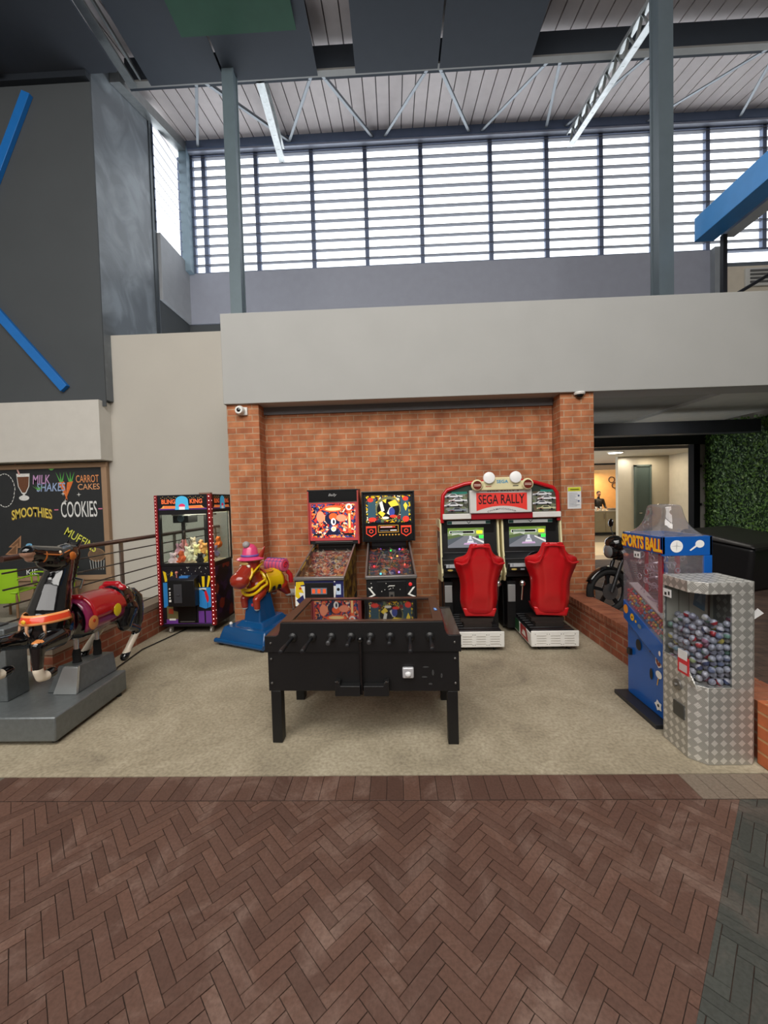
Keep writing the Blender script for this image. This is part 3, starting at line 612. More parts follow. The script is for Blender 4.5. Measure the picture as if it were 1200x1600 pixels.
chalk('COOKIES', ch('f0f0ec'), -5.98, 1.72, 0.30, 0.70, bold=0.006); chalk('-', ch('f080a0'), -6.42, 1.72, 0.02, 0.08); chalk('-', ch('f080a0'), -5.57, 1.72, 0.02, 0.08)
chalk('SMOOTHIES', ch('8a6a20'), -6.90, 1.63, 0.20, 0.80, bold=0.05, arc=0.06); chalk('SMOOTHIES', ch('f4d060'), -6.90, 1.635, 0.18, 0.78, bold=0.015, arc=0.06, ext=0.003)
lettering('MUFFINS', ch('e0e05a'), cb, (-5.97+7.5, -0.003, 1.14), rot=(pi/2, radians(32), 0), h=0.16, w=0.68, bold=0.006)
chalk('S', ch('78b4dc'), -6.99, 0.97, 0.26, 0.14, bold=0.01); chalk('KIE', ch('e8e8e4'), -6.96, 0.55, 0.10, 0.22, bold=0.004)
def P2(px, py): return ((px-0)*0.01172-7.35+7.5, 2.50-(py-735)*0.01172)
br_ = ch('8a5a3c'); wh = ch('e4e4e0')
sh = []
gx, gz = P2(27, 752)
sh.append((wh, [(gx-0.13, gz+0.12), (gx+0.13, gz+0.12), (gx+0.11, gz-0.12), (gx+0.04, gz-0.26), (gx-0.04, gz-0.26), (gx-0.11, gz-0.12)])); sh.append((ch('6e4630'), [(gx-0.115, gz+0.06), (gx+0.115, gz+0.06), (gx+0.095, gz-0.12), (gx+0.03, gz-0.24), (gx-0.03, gz-0.24), (gx-0.095, gz-0.12)]))
sh.append((wh, circ(gx, gz-0.34, 0.10, 0.05))); sh.append((wh, [(gx-0.02, gz-0.26), (gx+0.02, gz-0.26), (gx+0.03, gz-0.34), (gx-0.03, gz-0.34)])); sh.append((ch('e8b0a8'), [(gx-0.08, gz+0.1), (gx-0.05, gz+0.1), (gx-0.13, gz+0.32), (gx-0.16, gz+0.32)]))
kx, kz = P2(97, 768)
for s in (-1, 1):
    sh.append((ch('e2783c'), [(kx+0.09*s-0.06, kz+0.12), (kx+0.09*s+0.06, kz+0.14), (kx-0.02*s, kz-0.22)]))
    for t in (-0.06, 0, 0.06): sh.append((ch('5cb050'), [(kx+0.09*s-0.01+t*0.3, kz+0.13), (kx+0.09*s+0.02+t*0.3, kz+0.13), (kx+0.10*s+t*1.4, kz+0.32)]))
mx_, mz = P2(142, 876)
sh.append((ch('8f6f52'), circ(mx_, mz, 0.17, 0.13))); sh.append((ch('6f5844'), circ(mx_, mz, 0.15, 0.11)))
for q in range(6): sh.append((ch('c8c8c8'), [(mx_-0.14+q*0.055, mz-0.10), (mx_-0.13+q*0.055, mz-0.10), (mx_-0.11+q*0.047, mz-0.28), (mx_-0.12+q*0.047, mz-0.28)]))
for (qx, qy) in ((8, 850), (18, 868), (2, 862)):
    ax_, az = P2(qx, qy); sh.append((ch('a87c5c'), [(ax_-0.14, az-0.12), (ax_+0.12, az+0.10), (ax_+0.10, az-0.14)])); sh.append((ch('7a563c'), [(ax_-0.09, az-0.10), (ax_+0.09, az+0.05), (ax_+0.075, az-0.11)]))
for (qx, qy) in ((158, 855), (165, 853), (92, 776), (95, 788), (118, 778)):
    ax_, az = P2(qx, qy); sh.append((wh, [(ax_-0.045, az), (ax_, az+0.008), (ax_+0.045, az), (ax_, az-0.008)])); sh.append((wh, [(ax_-0.008, az), (ax_, az+0.045), (ax_+0.008, az), (ax_, az-0.045)]))
for (qx, qy) in ((75, 738), (52, 769)):
    ax_, az = P2(qx, qy)
    for t in range(5): sh.append((ch('6cb45c'), [(ax_-0.02, az), (ax_+0.01, az), (ax_-0.12+0.06*t, az+0.08)]))
ex, ez = P2(-4, 768)
for q in range(24):
    a = q/24*2*pi; sh.append((wh, [(ex+0.18*cos(a), ez+0.3*sin(a)), (ex+0.20*cos(a), ez+0.32*sin(a)), (ex+0.20*cos(a+0.25), ez+0.32*sin(a+0.25))]))
groups = {'milkshake_drawing': sh[:5], 'carrot_drawing': sh[5:13], 'muffin_drawing': sh[13:21], 'biscuit_drawing': sh[21:27], 'chalk_stars': sh[27:37], 'leaf_drawing': sh[37:47], 'plate_drawing': sh[47:]}
for nm, ss in groups.items(): decal(nm, cb, ss, (0, -0.001, 0))
# ---- blue bars, beam, brace
BLUE = M('1f74c4', 0.45)
def bar2(name, a, b_, w, d, m, label, cat):
    a, b_ = Vector(a), Vector(b_); n = (b_-a).normalized(); s_ = Vector((-n.z, 0, n.x))*w/2; dd = Vector((0, d, 0))
    o = MB().hexa([a-s_, b_-s_, b_+s_, a+s_], [a-s_-dd, b_-s_-dd, b_+s_-dd, a+s_-dd]).build(name, m, bevel=0.006); tag(o, label, cat); return o
bar2('wall_batten', (-6.40, 7.1, 9.18), (-7.35, 7.1, 7.15), 0.16, 0.08, BLUE, 'blue batten slanting down leftwards on the upper dark wall', 'batten')
bar2('wall_batten', (-7.6, 7.1, 5.85), (-5.99, 7.1, 3.93), 0.16, 0.08, BLUE, 'blue batten slanting down rightwards just above the pale bulkhead', 'batten')
MBB = MB().box(4.58, 4.86, 1.5, 6.15, 5.48, 5.82); o = MBB.build('blue_box_beam', M('3f92dc', 0.4), bevel=0.006); tag(o, 'thick bright blue box beam jutting in high on the right', 'beam')
struct(B(4.93, 5.12, 1.5, 6.1, 5.50, 5.62).build('beam_pale_side', M('c8ccd0', 0.5)))
struct(MB().box(4.90, 4.96, 6.02, 6.08, 4.30, 5.5).build('beam_post', M('14161e', 0.5))); struct(MB().tube([(4.95, 6.05, 4.55), (6.2, 6.05, 5.25)], 0.025, 8).build('beam_brace', M('14161e', 0.5)))
o = root('wall_vent', 'grey slatted vent box high on the cream wall at the right edge', 'vent', (9.35, 10.2, 7.0)); B(-0.55, 0.55, -0.06, 0, -0.22, 0.22).build('frame', M('c8c8c4', 0.5), o, bevel=0.01)
mb = MB(); [mb.box(-0.45, 0.45, -0.075, -0.058, -0.15+0.09*k, -0.10+0.09*k) for k in range(4)]; mb.build('slats', M('5a5a5a', 0.5), o)
# ---- cctv, poster, socket
o = root('security_camera', 'white turret security camera on the left brick pillar', 'security camera', (-2.12, 5.45, 3.03)); B(-0.01, 0.09, -0.03, 0, -0.06, 0.05).build('mount', WHITE, o, bevel=0.006)
MB().lathe([(0.035, 0.0), (0.062, -0.01), (0.066, -0.05), (0.05, -0.085)], (0.0, -0.02, 0.0), 20, 'y').build('housing', WHITE, o); MB().ball((0, -0.085, 0), (0.045, 0.028, 0.045)).build('lens', BLACKG, o)
o = root('security_camera', 'white dome security camera under the grey beam above the right pillar', 'security camera', (2.52, 5.43, 3.125)); MB().lathe([(0.07, 0), (0.075, -0.015), (0.068, -0.035)], seg=20).build('base', WHITE, o)
MB().ball((0, -0.0, -0.035), (0.058, 0.058, 0.05)).build('dome', BLACKG, o)
o = root('notice_sheet', 'laminated white notice with a yellow heading on the right brick pillar', 'notice', (2.445, 5.448, 1.70)); B(-0.092, 0.092, -0.003, 0, -0.15, 0.15).build('sheet', M('e6e6e6', 0.3), o)
sh = [(M('d8d83c', 0.4), rect(-0.088, 0.088, 0.09, 0.146))]
for k in range(11): sh.append((M('8a90a0', 0.6), rect(-0.075, random.uniform(0.0, 0.075), 0.065-0.018*k, 0.069-0.018*k)))
sh += [(M('5a6488', 0.6), circ(0.055, 0.03, 0.012)), (M('5a6488', 0.6), circ(0.055, -0.045, 0.012)), (M('6a6a20', 0.6), rect(-0.06, 0.06, 0.112, 0.122))]
decal('printing', o, sh, (0, -0.0035, 0))
o = root('power_socket', 'white double wall socket with a black plug on the brick wall', 'socket', (-1.585, 5.70, 0.42)); B(-0.072, 0.072, -0.012, 0, -0.05, 0.05).build('plate', WHITE, o, bevel=0.004)
B(-0.055, -0.015, -0.055, -0.012, -0.03, 0.01).build('plug', BLACK, o, bevel=0.004); B(0.01, 0.05, -0.05, -0.012, -0.035, 0.0).build('adapter', M('c8c8c8', 0.5), o, bevel=0.004)
o = MB().tube([(-1.56, 5.64, 0.38), (-1.53, 5.60, 0.2), (-1.45, 5.58, 0.03), (-1.2, 5.62, 0.012), (-0.9, 5.62, 0.012)], 0.006, 8).build('socket_lead', M('aaa8a4', 0.5)); tag(o, 'grey power cord dropping from the wall socket to the floor', 'cord')
o = MB().tube([(-2.98, 5.35, 0.012), (-3.03, 5.05, 0.012), (-3.12, 4.6, 0.012), (-3.06, 4.1, 0.012), (-2.95, 3.75, 0.012), (-2.8, 3.62, 0.03)], 0.007, 8).build('power_cable', BLACK); tag(o, 'black power cable on the concrete from the claw machine to the horse ride', 'cable')
# ================================================================== FOOSBALL TABLE
def foosball():
    o = root('foosball_table', 'black coin operated foosball table with glass top in front', 'foosball table', (-0.27, 2.735, 0), radians(-1.6))
    K = M('131314', 0.45, bump=0.03, scale=200, var=0.08); TOPM = M('3a2c26', 0.30, coat=0.2, var=0.1)
    x0, x1, D = -0.70, 0.70, 0.72
    B(x0+0.015, x1-0.015, 0.012, D-0.012, 0.385, 0.67).build('cabinet', K, o, bevel=0.006)
    prof = [(x0, 0.672), (x1, 0.672), (x1, 0.79), (x1-0.085, 0.79), (x1-0.10, 0.80), (x1-0.112, 0.83), (x1-0.12, 0.885), (x0+0.12, 0.885), (x0+0.112, 0.83), (x0+0.10, 0.80), (x0+0.085, 0.79), (x0, 0.79)]
    MB().prism(prof, 'y', 0, 0.02).build('front_panel', K, o, bevel=0.003); MB().prism(prof, 'y', D-0.02, D).build('rear_panel', K, o, bevel=0.003)
    for s in (-1, 1):
        pr = [(s*0.698, 0.672), (s*0.698, 0.785), (s*0.615, 0.785), (s*0.600, 0.795), (s*0.588, 0.825), (s*0.578, 0.888), (s*0.51, 0.888), (s*0.51, 0.672)]
        MB().prism(pr, 'y', 0.021, D-0.021).build('side_rail', TOPM, o, label='glossy dark brown side rail')
    B(-0.51, 0.51, 0.021, 0.07, 0.80, 0.887).build('end_rail', TOPM, o); B(-0.51, 0.51, D-0.07, D-0.021, 0.80, 0.887).build('end_rail', TOPM, o)
    B(-0.51, 0.51, 0.07, D-0.07, 0.68, 0.70).build('playfield', M('3c5c30', 0.4), o)
    B(-0.51, 0.51, 0.07, D-0.07, 0.874, 0.880).build('glass_top', glass('table_glass', '8a8078', 0.14), o)
    for s in (-1, 1):
        for y in (0.055, D-0.055):
            B(s*0.635-0.037, s*0.635+0.037, y-0.04, y+0.04, 0, 0.385).build('leg', K, o, bevel=0.004)
    xs = [-0.492+0.1395*k for k in range(8)]; ln = [0.26, 0.25, 0.11, 0.16, 0.10, 0.13, 0.26, 0.22]
    for k, x in enumerate(xs):
        z = 0.782
        rd = MB().cyl((x, -0.02, z), (x, D, z), 0.008, 10).build('rod', CHROME, o)
        MB().lathe([(0.032, 0), (0.032, -0.008), (0.02, -0.02), (0.014, -0.022)], (x, -0.0005, z), 20, 'y').mat(K).build('bushing', K, rd)
        mb = MB().mat(CHROME); [mb.ball((x+sx*0.022, -0.010, z-0.008), 0.0045, 1) for sx in (-1, 1)]; mb.build('bushing_screws', CHROME, rd)
        L_ = ln[k]; MB().lathe([(0.010, 0.0), (0.013, -0.01), (0.011, -L_*0.4), (0.014, -L_*0.6), (0.017, -L_*0.85), (0.015, -L_+0.004), (0.008, -L_)], (x, -0.02, z), 14, 'y').build('handle', BLACK if k not in (2, 4) else M('5c5c5e', 0.3, 0.6), rd)
        mb = MB(); red = k in (0, 1, 3, 5)
        n = [1, 2, 3, 5, 5, 3, 2, 1][k]
        for q in range(n):
            y = D/2+(q-(n-1)/2)*min(0.12, 0.5/n); mb.mat(M('b02020' if red else '2040a0', 0.4)); mb.ball((x, y, z), (0.012, 0.016, 0.02), 1); mb.box(x-0.008, x+0.008, y-0.012, y+0.012, z-0.075, z-0.015); mb.ball((x, y, z+0.028), 0.012, 1)
        mb.build('players', None, rd)
    MB().cyl((-0.005, -0.02, 0.38), (-0.005, -0.02, 0.76), 0.011, 10).ball((-0.005, -0.022, 0.77), 0.022).build('lock_bar', BLACKG, o)
    for s in (-1, 1):
        p = [(s*0.012, 0.378), (s*0.19, 0.378), (s*0.19, 0.485), (s*0.155, 0.475), (s*0.15, 0.45), (s*0.012, 0.45)]
        MB().prism(p, 'y', -0.05, 0.011).build('ball_return', K, o, bevel=0.004); MB().ball((s*0.172, -0.045, 0.477), 0.010, 1).build('ball_return_screw', DKSTEEL, o)
    cc = B(0.285, 0.365, -0.018, 0.012, 0.49, 0.565).build('coin_plate', M('c9c9cc', 0.3, 0.3), o, bevel=0.008, label='white coin slot plate'); MB().ball((0.325, -0.02, 0.52), (0.022, 0.012, 0.02)).build('coin_button', M('e8e8e8', 0.2), cc)
    mb = MB(); [mb.ball((sx*0.655, 0.0, z), 0.009, 1) for sx in (-1, 1) for z in (0.74, 0.625, 0.45)]; mb.build('screws', STEEL, o)
    decal('rail_sticker', o, [(M('2a6ab8', 0.3), rect(-0.012, 0.012, -0.035, 0.035)), (M('9cc8f0', 0.3), rect(-0.005, 0.006, -0.025, 0.025))], (0.545, 0.30, 0.889), (0, 0, 0.1), label='small blue sticker')
    decal('chalk_marks', o, [(M('3e3e3e', 0.9), circ(x, z, a, b_, 10)) for x, z, a, b_ in ((0.45, 0.56, 0.022, 0.006), (0.50, 0.52, 0.008, 0.022), (0.48, 0.44, 0.014, 0.008), (0.56, 0.50, 0.007, 0.018), (0.44, 0.49, 0.02, 0.007))], (0, 0.0115, 0))
foosball()
# ================================================================== CLAW MACHINE
def claw():
    o = root('claw_machine', 'tall black prize claw machine with red light strips and plush toys', 'claw machine', (-2.855, 5.17, 0), radians(-1.0))
    K = M('161418', 0.4); PUR = M('3a1e48', 0.4); X = 0.372; D = 0.62; z0, z1 = 0.10, 1.885
    ART = art_mat('purple_stage_art', ['120c18', '1c0f26', '301a44', '120c18', '7a2c20', '160e20', '1f1a3c'], 9, lines=False)
    MB().box(-X, X, 0, D, z0, z0+0.03).box(-X+0.01, X-0.01, 0.012, D, z0+0.03, 0.93).build('base_cabinet', M('17131a', 0.4), o, bevel=0.003)
    B(X-0.0095, X+0.002, 0.05, D-0.03, z0+0.03, 0.90).build('side_art_panel', ART, o, label='dark purple printed side panel')
    for y0 in (0.0,):
        MB().box(-X, X, 0.0, 0.014, 0.93, 0.965).box(-X, -X+0.045, 0, 0.014, 0.965, 1.66).box(X-0.06, X-0.012, 0, 0.014, 0.965, 1.66).box(-X, X, 0, 0.014, 1.62, 1.675).build('front_frame', K, o, bevel=0.002)
    # corner posts and glass
    mb = MB()
    for (x, y) in ((-X, D-0.04), (X-0.04, D-0.04), (-X, 0.014)): mb.box(x, x+0.04, y, y+0.04, 0.93, 1.68)
    mb.box(X-0.012, X, 0.03, D, 0.93, 0.96).box(X-0.012, X, 0.03, D, 1.64, 1.68).box(-0.03, 0.02, D-0.03, D, 0.93, 1.68).build('frame_posts', K, o)
    mb = MB(); mb.box(X-0.01, X, D-0.075, D-0.05, 0.96, 1.64).box(0.045, 0.06, D-0.03, D-0.02, 0.95, 1.66).box(0.045, 0.34, D-0.03, D-0.02, 1.63, 1.66).build('aluminium_trim', M('c8ccc8', 0.35, 0.3), o)
    mb = MB().box(-X+0.045, X-0.06, 0.004, 0.010, 0.965, 1.62); mb.build('front_glass', GLASS, o); B(X-0.006, X-0.003, 0.05, D-0.06, 0.96, 1.64).build('side_glass', GLASS, o); B(-X+0.02, X-0.02, D-0.012, D-0.008, 0.95, 1.66).build('rear_glass', GLASS, o)
    B(-X+0.002, -X+0.006, 0.05, D-0.05, 0.95, 1.66).build('left_glass', GLASS, o)
    B(-X, X, 0, D, 1.675, z1).build('header_box', M('120f18', 0.4), o, bevel=0.003)
    mb = MB(); mb.box(X-0.14, X+0.012, -0.012, 0.05, z1, z1+0.02); mb.build('top_bracket', M('8a6a5c', 0.5), o)
    OR = M('f0703c', 0.4, emit=0.35, var=0); YE = M('f8d070', 0.4, emit=0.3, var=0); CY = M('4cb8e4', 0.4, emit=0.25, var=0); WH_ = M('f0f0f0', 0.4, emit=0.2, var=0); PU = M('6c3a90', 0.4, var=0); PK = M('e83c6c', 0.4, emit=0.2, var=0)
    def header(parent, W, loc, rot):
        s = W/0.72; sh = []
        sh.append((PU, rect(-0.33*s, 0.33*s, -0.095, -0.075)))
        for t in (-1, 1):
            sh.append((M('ffb060', 0.4, emit=0.2, var=0), [(t*0.06*s, -0.045), (t*0.27*s, -0.04), (t*0.28*s, -0.06), (t*0.31*s, -0.075), (t*0.06*s, -0.078)])); sh.append((OR, [(t*0.06*s, -0.05), (t*0.25*s, -0.045), (t*0.26*s, -0.068), (t*0.06*s, -0.068)]))
            for q in range(9): sh.append((YE, circ(t*(0.09+0.025*q)*s, 0.068+0.012*sin(q*2), 0.004, n=6)))
        arch = [(-0.095*s, -0.095)]+[(0.085*s*cos(pi-pi*k/10), 0.03+0.058*sin(pi*k/10)) for k in range(11)]+[(0.095*s, -0.095)]
        sh.append((CY, arch)); sh.append((PK, circ(0, -0.045, 0.045*s, 0.03))); sh.append((WH_, rect(-0.04*s, 0.04*s, -0.095, -0.055)))
        decal('header_art', parent, sh, loc, rot)
        for t, w_ in ((-1, 'BLING'), (1, 'KING')):
            off = Vector((t*0.19*s, 0.016, 0.0)); Mr = Euler(rot).to_matrix(); l = Vector(loc)+Mr @ Vector((off.x, off.y, 0.001))
            lettering(w_, OR, parent, l, rot, h=0.062, w=(0.19 if w_ == 'BLING' else 0.17)*s, bold=0.03, ext=0.005)
    header(o, 0.72, (-0.005, -0.001, 1.78), (pi/2, 0, 0)); header(o, 0.56, (X+0.001, D/2+0.02, 1.78), (pi/2, 0, pi/2))
    # red light strips
    RD = M('8a0c14', 0.4, var=0.05); DOT = M('ffd8d0', 0.3, emit=3.0, var=0)
    for (xa, xb, y0, y1, zz0, zz1, dots) in ((X-0.030, X+0.022, -0.022, 0.03, z0+0.02, z1, True), (-X-0.018, -X+0.022, -0.015, 0.02, z0+0.02, z1, False)):
        st = B(xa, xb, y0, y1, zz0, zz1).build('light_strip', RD, o, bevel=0.006, label='red light strip with small lit bulbs')
        mb = MB(); n = 31 if dots else 40
        for k in range(n):
            z = zz0+0.03+(zz1-zz0-0.06)*k/(n-1)
            mb.ball(((xa+xb)/2, y0-0.001, z), (0.0065, 0.004, 0.0065) if dots else (0.004, 0.003, 0.004), 1)
            if dots and k % 2: mb.ball((xb+0.001, (y0+y1)/2, z), (0.003, 0.004, 0.004), 1)
        mb.build('bulbs', DOT, st)
    # lower front: control box, coin door, chute, stickers
    cbx = B(-0.20, 0.17, -0.11, 0.012, 0.40, 0.755).build('control_box', M('141416', 0.35), o, bevel=0.008)
    MB().hexa([(-0.20, -0.11, 0.755), (0.17, -0.11, 0.755), (0.17, 0.012, 0.755), (-0.20, 0.012, 0.755)], [(-0.20, -0.10, 0.765), (0.17, -0.10, 0.765), (0.17, 0.012, 0.80), (-0.20, 0.012, 0.80)]).build('control_deck', M('22222a', 0.3), cbx)
    MB().cyl((-0.10, -0.05, 0.775), (-0.10, -0.05, 0.83), 0.007, 8).ball((-0.10, -0.05, 0.845), 0.02).build('joystick', M('c87868', 0.3), cbx); MB().box(-0.05, 0.07, -0.08, -0.02, 0.775, 0.80).build('prize_tag', M('3a7ac0', 0.5), cbx)
    mb = MB().mat(WHITE); [mb.ball((-0.165, -0.112, z), 0.012, 1) for z in (0.64, 0.59, 0.56, 0.52)]; mb.box(-0.18, -0.15, -0.114, -0.11, 0.465, 0.495); mb.build('lock_screws', None, cbx)
    MB().mat(M('3c3c40', 0.4)).box(-0.11, 0.0, -0.118, -0.11, 0.45, 0.70).box(-0.07, -0.03, -0.128, -0.117, 0.55, 0.565).build('coin_door', None, cbx, bevel=0.003)
    B(-0.13, 0.12, -0.004, 0.011, 0.15, 0.385).build('prize_chute', M('060607', 0.3), o); B(-0.10, 0.10, -0.012, 0.0, 0.165, 0.175).build('chute_lip', STEEL, o)
    BLU = M('2f86cc', 0.35); YEL = M('f0cc20', 0.35); RED = M('d8202c', 0.35); NAV = M('1c2850', 0.4); OLV = M('6c6440', 0.4)
    sh = [(BLU, [(-0.33, 0.36), (-0.205, 0.36), (-0.205, 0.70), (-0.33, 0.70)]), (NAV, [(-0.27, 0.40), (-0.24, 0.40), (-0.215, 0.62), (-0.26, 0.64)]), (YEL, [(-0.30, 0.71), (-0.265, 0.72), (-0.285, 0.84), (-0.325, 0.86)]), (YEL, [(-0.235, 0.71), (-0.21, 0.71), (-0.185, 0.84), (-0.215, 0.85)]),
          (WHITE, circ(-0.245, 0.65, 0.02, 0.03)), (BLACK, circ(-0.24, 0.645, 0.008, 0.012)), (OLV, [(-0.29, 0.20), (-0.13, 0.20), (-0.13, 0.30), (-0.20, 0.32), (-0.20, 0.40), (-0.29, 0.38)]), (M('a04028', 0.4), [(-0.27, 0.28), (-0.2, 0.27), (-0.2, 0.34), (-0.26, 0.35)]),
          (PU, rect(-0.30, -0.14, 0.145, 0.20)), (WHITE, rect(-0.26, -0.17, 0.185, 0.21)), (PU, rect(0.15, 0.23, 0.15, 0.31)), (PU, rect(0.25, 0.33, 0.15, 0.31)), (PU, rect(-0.33, 0.33, 0.138, 0.145))]
    sh += [(BLU, [(0.165, 0.37), (0.25, 0.34), (0.34, 0.37), (0.345, 0.63), (0.17, 0.63)]), (WHITE, rect(0.17, 0.27, 0.60, 0.62)), (RED, [(0.24, 0.58), (0.27, 0.59), (0.30, 0.50), (0.30, 0.45), (0.28, 0.42), (0.26, 0.48)]), (NAV, rect(0.28, 0.285, 0.345, 0.42)), (BLACK, [(0.2, 0.605), (0.26, 0.60), (0.25, 0.57)]),
           (YEL, [(0.22, 0.635), (0.25, 0.635), (0.255, 0.78), (0.215, 0.78)]), (YEL, [(0.28, 0.635), (0.30, 0.635), (0.345, 0.78), (0.305, 0.79)]), (YEL, [(0.18, 0.635), (0.20, 0.635), (0.175, 0.70)])]
    for q in range(30): sh.append((M('e8e4d8', 0.4), circ(random.uniform(-0.3, 0.33), random.uniform(0.80, 0.91), random.choice((0.003, 0.005)), n=6)))
    decal('front_stickers', o, sh, (0, 0.011, 0), label='blue, yellow and purple printed stickers on black')
    # claw gantry
    MB().cyl((0.02, 0.50, 1.655), (0.33, 0.50, 1.655), 0.012, 10).build('light_tube', M('fff0b0', 0.4, emit=6.0, var=0), o)
    spot('claw_machine_lamp', (-2.84, 5.50, 1.66), 7, (1, 0.93, 0.75), 0.35)
    g = MB().box(-0.24, -0.02, 0.15, 0.40, 1.50, 1.60); gg = g.build('claw_carriage', M('1c1c20', 0.4), o, bevel=0.006); MB().lathe([(0.045, 0), (0.05, -0.01), (0.04, -0.02)], (-0.12, 0.15, 1.56), 18, 'y').build('pulley', M('5c707c', 0.3, 0.5), gg)
    MB().cyl((-0.32, 0.27, 1.61), (0.32, 0.27, 1.61), 0.012, 8).build('gantry_rail', STEEL, o)
    mb = MB().cyl((-0.16, 0.27, 1.38), (-0.16, 0.27, 1.50), 0.006, 8).lathe([(0.02, 0.0), (0.026, 0.02), (0.024, 0.10), (0.01, 0.12)], (-0.16, 0.27, 1.26), 14)
    for k in range(3):
        a = k*2*pi/3; mb.tube([(-0.16, 0.27, 1.28), (-0.16+0.07*cos(a), 0.27+0.07*sin(a), 1.25), (-0.16+0.08*cos(a), 0.27+0.08*sin(a), 1.18), (-0.16+0.03*cos(a), 0.27+0.03*sin(a), 1.13)], 0.005, 6)
    mb.build('claw', DKSTEEL, o); MB().tube([(-0.15+0.04*sin(t*0.9), 0.27+0.03*cos(t*0.9), 1.48-0.012*t) for t in range(16)], 0.003, 6).build('coiled_wire', BLACK, o)
    B(-0.34, 0.35, 0.03, 0.58, 0.93, 0.945).build('prize_floor', M('c8b8a0', 0.7), o)
    mb = MB()
    for (x, y) in ((-0.27, 0.06), (0.30, 0.06), (-0.27, D-0.08), (0.30, D-0.08)):
        MB().box(x-0.02, x+0.02, y-0.015, y+0.025, 0.065, 0.10).mat(M('a8a49c', 0.5)).lathe([(0.034, -0.012), (0.036, -0.008), (0.036, 0.008), (0.034, 0.012)], (x, y, 0.036), 20, 'x').build('caster', M('a8a49c', 0.5), o)
    return o
claw()
def plush():
    cl = [('f4d8e0', 'pale pink'), ('e86a40', 'orange red'), ('f4ecc8', 'cream'), ('201c20', 'black'), ('e8c850', 'mustard yellow'), ('d8a0b0', 'dusty rose'), ('f8f0d8', 'off white'), ('f0e8a8', 'pale yellow'), ('f4b060', 'light orange'), ('8c88b0', 'lilac grey'), ('f0a0a0', 'salmon pink'), ('f0e0c8', 'ivory'), ('f0b078', 'apricot'), ('88b060', 'leaf green'), ('e87830', 'bright orange')]
    defs = [(h, -3.095+0.127*(i % 5), 5.30+0.155*(i//5), 1.0+0.07*(i//5)+0.02*((i*7) % 3), nm) for i, (h, nm) in enumerate(cl)]
    for i, (h, x, y, z, nm) in enumerate(defs):
        s = 0.05 if nm in ('black',) else 0.059
        o = root('plush_toy', '%s plush toy in the heap inside the claw machine' % nm, 'plush toy', (x, y, z-s*1.1), random.uniform(-0.8, 0.8), 'plush toys in the claw machine')
        m = M(h, 0.95, bump=0.5, scale=150)
        def f(mb):
            mb.ball((0, 0, s*0.9), (s*0.85, s*0.8, s*0.95)); mb.ball((0, -s*0.2, s*2.0), s*0.68)
            for t in (-1, 1):
                mb.ball((t*s*0.55, -s*0.1, s*2.55), s*0.28); capsule(mb, (t*s*0.6, -s*0.2, s*1.2), s*0.25, (t*s*0.95, -s*0.5, s*0.8), s*0.25); capsule(mb, (t*s*0.4, -s*0.3, s*0.35), s*0.3, (t*s*0.6, -s*0.9, s*0.25), s*0.28)
        organic('body', o, f, 0.008, 4, m=m); mb = MB(); [mb.ball((t*s*0.25, -s*0.82, s*2.1), s*0.09, 1) for t in (-1, 1)]; mb.ball((0, -s*0.9, s*1.9), s*0.1, 1); mb.build('eyes_and_nose', BLACKG, o)
plush()
